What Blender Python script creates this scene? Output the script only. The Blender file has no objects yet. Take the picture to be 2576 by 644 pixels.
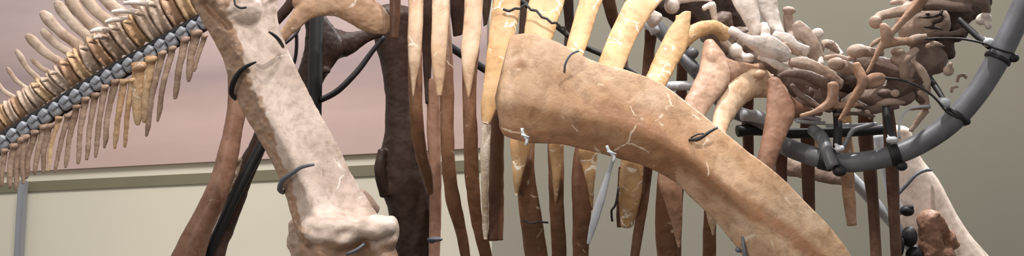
import bpy, bmesh, math, random
from mathutils import Vector, Matrix, noise
random.seed(7)
R = math.radians
SC = bpy.context.scene
COL = SC.collection
# ------------------------------------------------------------------ camera
F = 3539.0; CX, CY = 1288.0, 322.0
PITCH = R(9.3)
CAM = Vector((0, 0, 1.5))
cd = bpy.data.cameras.new('camera'); cam = bpy.data.objects.new('camera', cd); COL.objects.link(cam)
cam.location = CAM; cam.rotation_euler = (math.pi/2 + PITCH, 0, 0)
cd.sensor_fit = 'HORIZONTAL'; cd.sensor_width = 36.0; cd.lens = 36.0*F/2576.0; cd.clip_end = 100
SC.camera = cam
FW = Vector((0, math.cos(PITCH), math.sin(PITCH))); UP = Vector((0, -math.sin(PITCH), math.cos(PITCH))); RT = Vector((1, 0, 0))
def P(x, y, d):
    return CAM + FW*d + RT*((x-CX)/F*d) + UP*((CY-y)/F*d)
def ray(x, y):
    return FW + RT*((x-CX)/F) + UP*((CY-y)/F)
# ------------------------------------------------------------------ light
SC.view_settings.view_transform = 'Standard'; SC.view_settings.look = 'None'
SC.view_settings.exposure = 0.2; SC.view_settings.gamma = 1.0; SC.view_settings.use_curve_mapping = False
w = bpy.data.worlds.new('hall'); SC.world = w; w.use_nodes = True
bgn = w.node_tree.nodes['Background']; bgn.inputs[0].default_value = (1.0, 0.965, 0.93, 1); bgn.inputs[1].default_value = 0.40
def area(name, loc, tgt, size, power, col=(1, 1, 1), spread=180):
    l = bpy.data.lights.new(name, 'AREA'); l.shape = 'DISK'; l.size = size; l.energy = power; l.color = col; l.spread = R(spread)
    o = bpy.data.objects.new(name, l); COL.objects.link(o); o.location = loc
    o.rotation_euler = (Vector(tgt)-Vector(loc)).to_track_quat('-Z', 'Y').to_euler(); return o
def spot(name, loc, tgt, power, ang, blend=.4, rad=.06, col=(1, 1, 1)):
    l = bpy.data.lights.new(name, 'SPOT'); l.energy = power; l.spot_size = R(ang); l.spot_blend = blend; l.shadow_soft_size = rad; l.color = col
    o = bpy.data.objects.new(name, l); COL.objects.link(o); o.location = loc
    o.rotation_euler = (Vector(tgt)-Vector(loc)).to_track_quat('-Z', 'Y').to_euler(); return o
spot('track_spot_key', (1.3, 1.5, 6.2), (-0.5, 4.8, 2.3), 500, 31, .25, .05, (1, .96, .92))
spot('track_spot_left', (0.2, 2.6, 5.8), (-1.3, 4.9, 2.3), 260, 50, .6, .08, (1, .95, .93))
spot('track_spot_neck', (1.05, 4.5, 6.0), (1.3, 5.1, 2.3), 620, 46, .5, .05, (1, .96, .93))
spot('rib_fill_spot', (-1.6, 0.6, 4.6), (.42, 4.7, 1.98), 260, 17, .35, .05, (1, .95, .9))  # added spot, aimed to light the ribs below the shoulder blade
spot('track_spot_back', (3.4, 7.2, 6.0), (1.1, 5.3, 2.2), 700, 60, .5, .08, (.95, .97, 1))
area('soft_fill', (-2.6, -0.6, 2.4), (0, 4.9, 2.1), 2.2, 26, (1, .93, .86), 110)  # added soft fill for flanks and undersides, no visible source
area('wall_wash', (-1.5, 4.6, 5.6), (-2.0, 8.0, 2.2), 1.6, 90, (1, .96, .93), 140)
area('wall_wash_right', (2.2, 5.6, 5.4), (3.0, 9.0, 1.4), 1.4, 30, (1, .97, .92), 150)

# ------------------------------------------------------------------ materials
def s2l(c):
    return tuple((v/12.92 if v <= .04045 else ((v+.055)/1.055)**2.4) for v in [k/255 for k in c]) + (1,)
class NT:
    def __init__(s, name):
        m = bpy.data.materials.new(name); m.use_nodes = True; s.m = m; s.t = m.node_tree; s.n = s.t.nodes
        s.b = s.n['Principled BSDF']
    def add(s, typ, **kw):
        n = s.n.new(typ)
        for k, v in kw.items():
            if k.startswith('i_'):
                n.inputs[int(k[2:]) if k[2:].isdigit() else k[2:].replace('_', ' ')].default_value = v
            else: setattr(n, k, v)
        return n
    def link(s, a, b): s.t.links.new(a, b)
    def ramp(s, src, stops):
        r = s.n.new('ShaderNodeValToRGB'); e = r.color_ramp.elements
        while len(e) < len(stops): e.new(.5)
        for q, (p, c) in zip(e, stops): q.position = p; q.color = c if len(c) == 4 else c+(1,)
        s.link(src, r.inputs[0]); return r.outputs[0]
    def mix(s, f, a, b, mode='MIX'):
        m = s.n.new('ShaderNodeMix'); m.data_type = 'RGBA'; m.blend_type = mode
        for sock, v in ((m.inputs[0], f), (m.inputs[6], a), (m.inputs[7], b)):
            if hasattr(v, 'links'): s.link(v, sock)
            else: sock.default_value = v
        return m.outputs[2]
K0 = (0, 0, 0, 1); K1 = (1, 1, 1, 1)
def bone_mat(name,  base, dark, light, vein=None, veinamt=.5, vscale=9, rough=.55, bump=.35, tone=None, stain=.5, patchy=True):
    q = NT(name)
    tc = q.add('ShaderNodeTexCoord'); oi = q.add('ShaderNodeObjectInfo')
    va = q.add('ShaderNodeVectorMath', operation='ADD'); mm = q.add('ShaderNodeMath', operation='MULTIPLY'); mm.inputs[1].default_value = 37.0
    q.link(oi.outputs['Random'], mm.inputs[0]); q.link(tc.outputs['Object'], va.inputs[0]); q.link(mm.outputs[0], va.inputs[1])
    V = va.outputs[0]
    def ns(scale, det=5, dist=0.0, rgh=.6):
        n = q.add('ShaderNodeTexNoise'); n.inputs['Scale'].default_value = scale; n.inputs['Detail'].default_value = det
        n.inputs['Distortion'].default_value = dist; n.inputs['Roughness'].default_value = rgh
        q.link(V, n.inputs['Vector']); return n
    n1 = ns(5.0, 5, .6); n2 = ns(24, 6, .4, .62); n3 = ns(2.6, 3, .2); n4 = ns(120, 5)
    c = q.mix(q.ramp(n1.outputs[0], [(.38, K0), (.66, K1)]), s2l(base), s2l(light))
    c = q.mix(q.ramp(n3.outputs[0], [(.50-.12*stain, K0), (.80-.2*stain, (stain, stain, stain, 1))]), c, s2l(dark))
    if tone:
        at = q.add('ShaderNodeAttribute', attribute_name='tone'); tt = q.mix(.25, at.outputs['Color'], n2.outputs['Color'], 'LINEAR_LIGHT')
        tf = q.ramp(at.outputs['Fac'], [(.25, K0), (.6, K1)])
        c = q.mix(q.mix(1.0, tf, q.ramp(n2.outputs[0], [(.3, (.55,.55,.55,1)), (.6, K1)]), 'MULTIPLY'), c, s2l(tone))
    mot = q.ramp(n2.outputs[0], [(.30, (.62, .56, .50, 1)), (.52, K1), (.72, (1.12, 1.10, 1.07, 1))])
    c = q.mix(.85, c, mot, 'MULTIPLY')
    h = n2.outputs[0]
    if vein:
        wv = q.mix(.09, V, n1.outputs['Color'])
        vo = q.add('ShaderNodeTexVoronoi', feature='DISTANCE_TO_EDGE'); vo.inputs['Scale'].default_value = vscale
        q.link(wv, vo.inputs['Vector'])
        line = q.ramp(vo.outputs['Distance'], [(.008, K1), (.022, K0)])
        n5 = ns(7.5, 3, .5)
        mask = q.ramp(n5.outputs[0], [(.60-.22*veinamt, K0), (.66-.22*veinamt, K1)])
        patch = q.ramp(ns(16, 6, 1.2).outputs[0], [(.70-.06*veinamt, K0), (.73-.06*veinamt, K1)])
        lm = q.mix(1.0, line, mask, 'MULTIPLY')
        lm2 = q.mix(1.0, lm, patch, 'LIGHTEN') if patchy else lm
        c = q.mix(lm2, c, s2l(vein))
    q.link(c, q.b.inputs['Base Color'])
    q.b.inputs['Roughness'].default_value = rough; q.b.inputs['Specular IOR Level'].default_value = .35
    ad = q.add('ShaderNodeMath', operation='MULTIPLY_ADD'); ad.inputs[1].default_value = .12
    q.link(n4.outputs[0], ad.inputs[0]); q.link(n2.outputs[0], ad.inputs[2])
    bp = q.add('ShaderNodeBump'); bp.inputs['Strength'].default_value = bump; bp.inputs['Distance'].default_value = .012
    q.link(ad.outputs[0], bp.inputs['Height']); q.link(bp.outputs[0], q.b.inputs['Normal'])
    return q.m
def plain(name, col, rough=.5, metal=0.0, var=.12, scale=20, bump=.05, spec=.5):
    q = NT(name); tc = q.add('ShaderNodeTexCoord'); n = q.add('ShaderNodeTexNoise'); n.inputs['Scale'].default_value = scale; n.inputs['Detail'].default_value = 5
    q.link(tc.outputs['Object'], n.inputs['Vector'])
    lo = tuple(v*(1-var) for v in s2l(col)[:3])+(1,); hi = tuple(min(1, v*(1+var)) for v in s2l(col)[:3])+(1,)
    q.link(q.ramp(n.outputs[0], [(.3, lo), (.7, hi)]), q.b.inputs['Base Color'])
    q.b.inputs['Roughness'].default_value = rough; q.b.inputs['Metallic'].default_value = metal; q.b.inputs['Specular IOR Level'].default_value = spec
    bp = q.add('ShaderNodeBump'); bp.inputs['Strength'].default_value = bump; bp.inputs['Distance'].default_value = .01
    q.link(n.outputs[0], bp.inputs['Height']); q.link(bp.outputs[0], q.b.inputs['Normal']); return q.m
M = {}
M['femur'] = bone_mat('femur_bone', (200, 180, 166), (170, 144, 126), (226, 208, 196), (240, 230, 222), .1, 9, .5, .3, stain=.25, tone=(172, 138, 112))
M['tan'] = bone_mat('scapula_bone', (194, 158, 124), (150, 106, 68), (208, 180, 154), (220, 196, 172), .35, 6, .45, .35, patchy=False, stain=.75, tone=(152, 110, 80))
M['gold'] = bone_mat('rib_bone', (200, 160, 112), (174, 130, 84), (208, 176, 136), (244, 234, 216), .5, 9, .5, .2, stain=.4)
M['ribtan'] = bone_mat('plain_rib_bone', (180, 142, 112), (144, 106, 80), (196, 164, 136), (230, 216, 198), .0, 8, .5, .2, stain=.5)
M['pale'] = bone_mat('pale_rib_bone', (206, 172, 140), (184, 142, 106), (218, 194, 168), (240, 232, 216), .05, 8, .5, .2, stain=.4)
M['umber_shade'] = bone_mat('umber_shade_bone', (122, 86, 62), (92, 60, 42), (144, 106, 80), (206, 186, 160), .15, 9, .5, .25, stain=.5)  # dark rib tone, the ribs' shade put into colour
M['plaster'] = bone_mat('plastered_bone', (214, 196, 170), (176, 142, 104), (232, 222, 208), (246, 242, 234), .9, 20, .6, .5, stain=.5)
M['pink'] = bone_mat('pink_bone', (174, 136, 110), (146, 106, 82), (192, 160, 138), None, rough=.45, bump=.15)
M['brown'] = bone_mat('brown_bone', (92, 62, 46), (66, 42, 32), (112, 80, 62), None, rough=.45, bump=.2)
M['shin'] = bone_mat('shin_bone', (150, 112, 90), (110, 74, 54), (170, 132, 112), (200, 180, 160), .0, 6, .45, .2)
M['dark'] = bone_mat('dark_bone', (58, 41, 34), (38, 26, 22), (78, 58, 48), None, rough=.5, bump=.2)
M['white'] = bone_mat('pale_bone', (218, 204, 194), (186, 162, 146), (232, 224, 218), None, rough=.5, bump=.2, stain=.3)
M['neck'] = bone_mat('neck_bone', (170, 144, 126), (122, 94, 76), (200, 180, 166), None, rough=.55, bump=.25, stain=.5)
M['neckdark'] = bone_mat('dark_neck_bone', (112, 92, 82), (74, 58, 50), (140, 120, 108), None, rough=.55, bump=.25, stain=.5)
M['tail'] = bone_mat('tail_bone', (178, 154, 134), (138, 110, 88), (206, 188, 172), None, rough=.6, bump=.4, stain=.5)
M['chevron'] = bone_mat('chevron_bone', (164, 138, 120), (118, 90, 72), (184, 158, 138), None, rough=.6, bump=.4, stain=.5)
M['tailgold'] = bone_mat('golden_tail_bone', (194, 158, 120), (152, 112, 76), (214, 188, 152), (236, 226, 212), .3, 22, .55, .4)
M['limb'] = bone_mat('limb_bone', (222, 202, 186), (200, 174, 154), (232, 216, 204), None, rough=.5, bump=.1, stain=.15)
M['steel'] = plain('grey_painted_steel', (104, 105, 110), .42, .0, .22, 14, .12)
M['railsteel'] = plain('rail_steel', (150, 155, 163), .5, 0, .2, 30, .15)
M['black'] = plain('black_steel', (26, 25, 28), .55, 0, .25, 14, .1)
M['wire'] = plain('grey_wire', (96, 100, 108), .45, .0, .2, 30, .1)
M['lightwire'] = plain('light_grey_tube', (196, 200, 206), .4, 0, .1, 30, .05)
M['blackwire'] = plain('dark_wire', (44, 40, 42), .5, 0, .2, 30, .1)
M['trim'] = plain('ledge_metal', (128, 140, 146), .45, 0, .06, 3, .03)
M['post'] = plain('post_metal', (140, 142, 148), .45, 0, .06, 3, .03)

# ------------------------------------------------------------------ mesh helpers
def prof_ell(k, n, e=1.0, apex=None, am=.5):
    th = 2*math.pi*k/n; u = math.cos(th); v = math.sin(th)
    u2 = math.copysign(abs(u)**e, u); v2 = math.copysign(abs(v)**e, v)
    if apex is not None and v2 > 0:
        tri = (1-(u2-apex)/(1-apex)) if u2 > apex else (1-(apex-u2)/(1+apex))
        v2 = v2*(1-am) + tri*1.15*am
    return u2, v2
def cr(a, b, c, d, t):
    return .5*((2*b)+(-a+c)*t+(2*a-5*b+4*c-d)*t*t+(-a+3*b-3*c+d)*t**3)
def interp(st, step=9.0):
    out = []; n = len(st)
    for i in range(n-1):
        a = st[max(i-1, 0)]; b = st[i]; c = st[i+1]; d = st[min(i+2, n-1)]
        L = max(math.hypot((b[0]+b[2]-c[0]-c[2])/2, (b[1]+b[3]-c[1]-c[3])/2), 1)
        k = max(2, int(L/step))
        for j in range(k):
            t = j/k; out.append([cr(a[q], b[q], c[q], d[q], t) for q in range(7)])
    out.append(list(st[-1])); return out
def loft(bm, st, n=22, e=1.0, apex=None, am=.5, cap0=.5, cap1=.5, step=9.0, edge=None):
    """st: stations (xL,yL,xR,yR,depth,thickness_m[,depth_delta_right])"""
    st = [tuple(s)+(0.0,)*(7-len(s)) for s in st]
    rings = interp(st, step) if len(st) > 1 else st
    if edge:
        for i, r in enumerate(rings):
            cx, cy = (r[0]+r[2])/2, (r[1]+r[3])/2
            for q in (0, 2):
                f = 1+edge*noise.noise(Vector((r[q]*.03, r[q+1]*.03, r[4]*7+q)))
                r[q] = cx+(r[q]-cx)*f; r[q+1] = cy+(r[q+1]-cy)*f
    A = [P(r[0], r[1], r[4]) for r in rings]; B = [P(r[2], r[3], r[4]+r[6]) for r in rings]
    C = [(a+b)/2 for a, b in zip(A, B)]
    m = len(rings); data = []
    for i in range(m):
        T = (C[min(i+1, m-1)]-C[max(i-1, 0)]); T.normalize()
        W = (B[i]-A[i])/2; N = W.cross(T); 
        if N.length < 1e-9: N = -FW.copy()
        N.normalize()
        if N.dot(C[i]-CAM) > 0: N = -N
        data.append((C[i], W, N*(rings[i][5]/2), T))
    full = []
    def capr(dd, amt, sgn):
        c, W, N, T = dd; wl = W.length
        res = []
        for ph in (80, 60, 38, 18):
            s = math.sin(R(ph)); o = math.cos(R(ph))
            res.append((c+T*(sgn*o*wl*amt), W*s, N*s, T))
        return res
    full = list(reversed(capr(data[0], cap0, -1))) + data + capr(data[-1], cap1, 1)
    prev = None; rv = []
    for c, W, N, T in full:
        rv.append([bm.verts.new(c+W*u+N*v) for u, v in (prof_ell(k, n, e, apex, am) for k in range(n))])
    for a, b in zip(rv, rv[1:]):
        for k in range(n):
            bm.faces.new((a[k], a[(k+1) % n], b[(k+1) % n], b[k]))
    for ring, s in ((rv[0], -1), (rv[-1], 1)):
        c = sum((v.co for v in ring), Vector())/n
        cv = bm.verts.new(c)
        for k in range(n): bm.faces.new((ring[k], ring[(k+1) % n], cv))
def px(d): return d/F
def stroke(bm, pts, flat=.8, **kw):
    """pts: (x,y,width_px,depth)"""
    st = []; m = len(pts)
    for i, p in enumerate(pts):
        a = pts[max(i-1, 0)]; b = pts[min(i+1, m-1)]
        tx, ty = b[0]-a[0], b[1]-a[1]; l = math.hypot(tx, ty) or 1; nx, ny = ty/l, -tx/l
        fl = p[4] if len(p) > 4 else flat
        st.append((p[0]-nx*p[2]/2, p[1]-ny*p[2]/2, p[0]+nx*p[2]/2, p[1]+ny*p[2]/2, p[3], p[2]*px(p[3])*fl))
    loft(bm, st, **kw)
def blob(bm, x, y, rx, ry, d, flat=.9, rot=0.0, sub=3):
    s = px(d); r0 = bmesh.ops.create_icosphere(bm, subdivisions=sub, radius=1.0)
    c = P(x, y, d); ca, sa = math.cos(R(rot)), math.sin(R(rot))
    a1 = RT*ca+UP*sa; a2 = UP*ca-RT*sa
    for v in r0['verts']:
        k = v.co.copy(); v.co = c + a1*(k.x*rx*s) + a2*(k.y*ry*s) + FW*(k.z*(rx+ry)/2*s*flat)
def finish(name, bm, mat, parent=None, amp=.0015, nsc=18, remesh=None, smooth=True, tone=None):
    bmesh.ops.recalc_face_normals(bm, faces=bm.faces)
    me = bpy.data.meshes.new(name)
    if remesh:
        bm.to_mesh(me); o = bpy.data.objects.new(name, me); COL.objects.link(o)
        md = o.modifiers.new('r', 'REMESH'); md.mode = 'VOXEL'; md.voxel_size = remesh
        m2 = o.modifiers.new('s', 'SMOOTH'); m2.factor = .5; m2.iterations = 3
        dg = bpy.context.evaluated_depsgraph_get(); me2 = bpy.data.meshes.new_from_object(o.evaluated_get(dg))
        bpy.data.objects.remove(o); bpy.data.meshes.remove(me); bm.clear(); bm.from_mesh(me2); bpy.data.meshes.remove(me2)
        me = bpy.data.meshes.new(name)
    bm.normal_update()
    if amp:
        sd = Vector((random.random()*50,)*3)
        mv = []
        for v in bm.verts:
            p = v.co
            h = noise.noise(p*nsc+sd)*1.0 + noise.noise(p*nsc*2.7+sd)*.5 + noise.noise(p*nsc*6.5+sd)*.22
            mv.append(v.co+v.normal*(h*amp))
        for v, c in zip(bm.verts, mv): v.co = c
    c = sum((v.co for v in bm.verts), Vector())/max(1, len(bm.verts))
    for v in bm.verts: v.co -= c
    for f in bm.faces: f.smooth = smooth
    bm.to_mesh(me); bm.free(); me.name = name; me.materials.append(mat)
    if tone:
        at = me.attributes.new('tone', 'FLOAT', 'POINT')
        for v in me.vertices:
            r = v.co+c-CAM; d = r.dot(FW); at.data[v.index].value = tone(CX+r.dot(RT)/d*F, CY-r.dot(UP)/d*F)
    o = bpy.data.objects.new(name, me); COL.objects.link(o); o.location = c
    if parent is not None:
        base = Vector((0, 0, 0)); q = parent
        while q is not None: base += q.location; q = q.parent
        o.location = c-base; o.parent = parent
    return o
def tube3(bm, pts, r, n=12, closed=False):
    """round tube through world points, radius r (float or list)"""
    m = len(pts); dense = []
    for i in range(m-1):
        a, b, c, d = pts[max(i-1, 0)], pts[i], pts[i+1], pts[min(i+2, m-1)]
        ra = r[i] if isinstance(r, (list, tuple)) else r; rb = r[i+1] if isinstance(r, (list, tuple)) else r
        k = max(2, int((c-b).length/.015))
        for j in range(k): t = j/k; dense.append((cr(a, b, c, d, t), ra+(rb-ra)*t))
    dense.append((pts[-1], r[-1] if isinstance(r, (list, tuple)) else r))
    T0 = (dense[1][0]-dense[0][0]).normalized(); N = T0.orthogonal().normalized(); rv = []
    for i, (p, rr) in enumerate(dense):
        T = (dense[min(i+1, len(dense)-1)][0]-dense[max(i-1, 0)][0]).normalized()
        N = (N-T*N.dot(T)).normalized(); Bn = T.cross(N)
        rv.append([bm.verts.new(p+(N*math.cos(2*math.pi*k/n)+Bn*math.sin(2*math.pi*k/n))*rr) for k in range(n)])
    for a, b in zip(rv, rv[1:]):
        for k in range(n): bm.faces.new((a[k], a[(k+1) % n], b[(k+1) % n], b[k]))
    bm.faces.new(list(reversed(rv[0]))); bm.faces.new(rv[-1])
def tubepx(bm, pts, wpx, n=12):
    """pts (x,y,d)"""
    W = [P(*p) for p in pts]; d = sum(p[2] for p in pts)/len(pts)
    r = [q*px(d)/2 for q in wpx] if isinstance(wpx, (list, tuple)) else wpx*px(d)/2
    tube3(bm, W, r, n)
def tag(o, label=None, cat=None, group=None, kind=None):
    if label: o['label'] = label
    if cat: o['category'] = cat
    if group: o['group'] = group
    if kind: o['kind'] = kind
    return o
def empty(name, loc): 
    o = bpy.data.objects.new(name, None); COL.objects.link(o); o.location = loc; o.empty_display_size = .1; return o
def quadbox(bm, p0, p1, z0, z1, t):
    """vertical slab between two plan points, thickness t away from camera"""
    d = (p1-p0); d.z = 0; d.normalize(); n = Vector((-d.y, d.x, 0))
    if n.y < 0: n = -n
    a = []
    for z in (z0, z1):
        for q in (p0, p1, p1+n*t, p0+n*t): a.append(bm.verts.new((q.x, q.y, z)))
    for f in ((0, 1, 2, 3), (4, 5, 6, 7), (0, 1, 5, 4), (1, 2, 6, 5), (2, 3, 7, 6), (3, 0, 4, 7)): bm.faces.new([a[i] for i in f])

# ------------------------------------------------------------------ setting
def at_height(x, y, H):
    r = ray(x, y); return CAM + r*((H-CAM.z)/r.z)
rR = ray(1160, 372); tR = 7.4/rR.y; pR = CAM+rR*tR; HR = pR.z
pL = at_height(0, 432, HR)
dirw = (pR-pL); dirw.z = 0; dirw.normalize()
nW = Vector((-dirw.y, dirw.x, 0)); nW = nW if nW.y > 0 else -nW      # away from camera
def on_wall(x, y, off=0.0):
    r = ray(x, y); p0 = pR-nW*off
    return CAM + r*((p0-CAM).dot(nW)/r.dot(nW))
cornerP = on_wall(1238, 380)
W0 = cornerP - dirw*7.0; W1 = cornerP.copy()
def cream_mat():
    return plain('cream_wall_paint', (214, 208, 190), .8, 0, .02, 2, .02)
bm = bmesh.new(); quadbox(bm, W0, W1, 0, 6.5, .15)
o = finish('wall_left', bm, cream_mat(), amp=0, smooth=False); tag(o, kind='structure')
def olive_mat():
    return plain('olive_wall_paint', (160, 156, 142), .85, 0, .05, .9, .02)
W2 = cornerP + Vector((7.0, 1.2, 0))
bm = bmesh.new(); quadbox(bm, W1, W2, 0, 6.5, .15)
o = finish('wall_right', bm, olive_mat(), amp=0, smooth=False); tag(o, kind='structure')
bm = bmesh.new(); bmesh.ops.create_cube(bm, size=1)
for v in bm.verts: v.co = Vector((v.co.x*18, v.co.y*14+4.5, v.co.z*.1-.05))
o = finish('floor', bm, plain('floor_stone', (70, 60, 54), .6, 0, .1, 3, .05), amp=0, smooth=False); tag(o, kind='structure')
# mural
q = NT('mural_paint'); tc = q.add('ShaderNodeTexCoord'); sx = q.add('ShaderNodeSeparateXYZ'); q.link(tc.outputs['Object'], sx.inputs[0])
mp = q.add('ShaderNodeMapping'); mp.inputs['Scale'].default_value = (.55, .55, 2.6); q.link(tc.outputs['Object'], mp.inputs[0])
n1 = q.add('ShaderNodeTexNoise'); n1.inputs['Scale'].default_value = 1.1; n1.inputs['Detail'].default_value = 3; q.link(mp.outputs[0], n1.inputs['Vector'])
mz = q.add('ShaderNodeMath', operation='MULTIPLY_ADD'); q.link(n1.outputs[0], mz.inputs[0]); mz.inputs[1].default_value = .35; q.link(sx.outputs['Z'], mz.inputs[2])
zr = q.add('ShaderNodeMapRange'); q.link(mz.outputs[0], zr.inputs[0]); zr.inputs[1].default_value = -1.4; zr.inputs[2].default_value = 0.6
col = q.ramp(zr.outputs[0], [(.0, s2l((192, 166, 160))), (.14, s2l((200, 174, 166))), (.24, s2l((182, 158, 154))), (.30, s2l((168, 148, 148))), (.36, s2l((190, 168, 164))), (.5, s2l((194, 174, 172))), (.75, s2l((186, 172, 178))), (1, s2l((182, 172, 180)))])
n2 = q.add('ShaderNodeTexNoise'); n2.inputs['Scale'].default_value = 3.0; n2.inputs['Detail'].default_value = 4; q.link(mp.outputs[0], n2.inputs['Vector'])
col = q.mix(.5, col, q.ramp(n2.outputs[0], [(.35, (.9, .88, .88, 1)), (.65, (1.05, 1.04, 1.04, 1))]), 'MULTIPLY')
q.link(col, q.b.inputs['Base Color']); q.b.inputs['Roughness'].default_value = .8
bm = bmesh.new(); off = nW*-.03
quadbox(bm, W0+off+dirw*.5, W1+off-dirw*.02, HR-.01, 5.6, .03)
o = finish('mural', bm, q.m, amp=0, smooth=False)
tag(o, 'wide painted mural of a mauve and pink hazy desert sky behind the tail', 'mural')
# ledge rail below the mural
bm = bmesh.new()
hh = .07
prof = [(0, 0), (0, hh), (.05, hh), (.065, hh*.92), (.075, hh*.75), (.075, hh*.3), (.065, hh*.1), (.05, .0)]
ra = [bm.verts.new(W0+dirw*.4 - nW*a + Vector((0, 0, HR-hh+b))) for a, b in prof]
rb = [bm.verts.new(W1-dirw*.02 - nW*a + Vector((0, 0, HR-hh+b))) for a, b in prof]
for i in range(len(prof)): bm.faces.new((ra[i], ra[(i+1) % 8], rb[(i+1) % 8], rb[i]))
bm.faces.new(ra); bm.faces.new(list(reversed(rb)))
o = finish('ledge_rail', bm, M['trim'], amp=0, smooth=False)
tag(o, 'long grey metal ledge rail running under the pink mural', 'rail')
# olive band under the rail, the ledge's shadow put into its colour
bm = bmesh.new(); off = nW*-.012
quadbox(bm, W0+off+dirw*.4, W1+off-dirw*.02, HR-hh-.06, HR-hh, .012)
o = finish('rail_shadow_strip', bm, plain('olive_shadow', (120, 114, 92), .7, 0, .05, 3, .02), amp=0, smooth=False)
tag(o, 'narrow olive shadow strip on the wall directly beneath the grey ledge rail', 'shadow strip')
# post
pp = on_wall(57, 480, .07)
bm = bmesh.new(); tz = HR-hh
def postbox(bm, c, wdt, dep, z0, z1):
    vs = []
    for z in (z0, z1):
        for sx_, sy_ in ((-1, -1), (1, -1), (1, 1), (-1, 1)):
            vs.append(bm.verts.new((c.x+dirw.x*sx_*wdt/2+nW.x*sy_*dep/2, c.y+dirw.y*sx_*wdt/2+nW.y*sy_*dep/2, z)))
    for f in ((0, 1, 2, 3), (4, 5, 6, 7), (0, 1, 5, 4), (1, 2, 6, 5), (2, 3, 7, 6), (3, 0, 4, 7)): bm.faces.new([vs[i] for i in f])
postbox(bm, pp, .046, .05, 0, tz)
bmesh.ops.bevel(bm, geom=bm.edges[:], offset=.008, segments=2, affect='EDGES')
o = finish('rail_post', bm, M['post'], amp=0, smooth=False)
tag(o, 'slim upright grey metal post below the ledge rail at the far left', 'post')

# ------------------------------------------------------------------ skeleton
SK = empty('dinosaur_skeleton', (0.0, 5.2, 0.0))
tag(SK, 'mounted fossil skeleton of a large dinosaur with brown and cream bones', 'skeleton')
def L(name, st, mat, parent=None, amp=.0015, nsc=18, label=None, **kw):
    bm = bmesh.new(); loft(bm, st, **kw); o = finish(name, bm, M[mat], SK if parent is None else parent, amp, nsc)
    if label: o['label'] = label
    return o
def S(name, pts, mat, parent=None, amp=.0012, nsc=22, flat=.8, label=None, **kw):
    bm = bmesh.new(); stroke(bm, pts, flat, **kw); o = finish(name, bm, M[mat], SK if parent is None else parent, amp, nsc)
    if label: o['label'] = label
    return o
def islands(bm):
    seen = set(); out = []
    bm.verts.ensure_lookup_table()
    for v in bm.verts:
        if v.index in seen: continue
        st = [v]; seen.add(v.index); comp = []
        while st:
            a = st.pop(); comp.append(a.index)
            for e in a.link_edges:
                b = e.other_vert(a)
                if b.index not in seen: seen.add(b.index); st.append(b)
        out.append(comp)
    return sorted(out, key=len, reverse=True)
def voxel(bm, size, smooth=2):
    bmesh.ops.recalc_face_normals(bm, faces=bm.faces)
    me = bpy.data.meshes.new('t'); bm.to_mesh(me); bm.free(); o = bpy.data.objects.new('t', me); COL.objects.link(o)
    md = o.modifiers.new('r', 'REMESH'); md.mode = 'VOXEL'; md.voxel_size = size
    m2 = o.modifiers.new('s', 'SMOOTH'); m2.factor = .5; m2.iterations = smooth
    dg = bpy.context.evaluated_depsgraph_get(); me2 = bpy.data.meshes.new_from_object(o.evaluated_get(dg))
    b2 = bmesh.new(); b2.from_mesh(me2); bpy.data.objects.remove(o); return b2
def MULTI(name, items, mat, parent=None, amp=.0022, nsc=26, vox=.0048, label=None, rugged=None):
    """one fused bone; items: ('s', pts, flat) / ('b', x,y,rx,ry,d,rot) / ('l', stations). Pieces that do not fuse become parts of their own."""
    bm = bmesh.new()
    if rugged is None: rugged = mat in ('neck', 'neckdark', 'white', 'pink', 'dark') and name.startswith(('vert', 'neck'))
    for it in items:
        if it[0] == 's': stroke(bm, it[1], it[2] if len(it) > 2 else .8, n=16, **(dict(e=.7, apex=-.35, am=.7, edge=.22, step=6) if rugged else {}))
        elif it[0] == 'b': blob(bm, *it[1:6], rot=it[6] if len(it) > 6 else 0)
        else: loft(bm, it[1], n=18)
    bm = voxel(bm, vox, 2)
    comps = islands(bm); objs = []
    for k, comp in enumerate(comps):
        if k and len(comp) < 60: continue
        keep = set(comp)
        if len(comps) > 1:
            b3 = bm.copy(); b3.verts.ensure_lookup_table()
            bmesh.ops.delete(b3, geom=[v for v in b3.verts if v.index not in keep], context='VERTS')
        else: b3 = bm.copy()
        nm = name if k == 0 else {'vertebra': 'vertebral_process', 'rib': 'rib_fragment'}.get(name, name)
        o = finish(nm, b3, M[mat], SK if parent is None else parent, amp, nsc)
        if rugged:
            pass
        objs.append(o)
    if label: objs[0]['label'] = label
    return objs[0]

# --- scapula -------------------------------------------------------
D = 4.52
scap = []
top = [(1284, 92), (1330, 84), (1400, 106), (1490, 152), (1580, 178), (1660, 208), (1740, 268), (1812, 324), (1880, 380), (1960, 442), (2040, 522), (2104, 590), (2150, 660), (2190, 740)]
bot = [(1268, 340), (1298, 352), (1340, 360), (1410, 363), (1490, 381), (1555, 398), (1625, 420), (1690, 452), (1740, 498), (1795, 552), (1845, 612), (1890, 680), (1930, 740), (1960, 800)]
# left end bulges
st = [(1288, 100, 1262, 330, D, .045, 0)]
for i, (a, b) in enumerate(zip(top, bot)):
    th = 1.25*[.06, .07, .075, .08, .09, .10, .11, .115, .115, .11, .11, .115, .12, .12][i]
    st.append((a[0], a[1], b[0], b[1], D+.0*i, th, -.02))
bm = bmesh.new(); loft(bm, st, n=48, apex=.3, am=.85, cap0=.08, cap1=.2, step=8)
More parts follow.
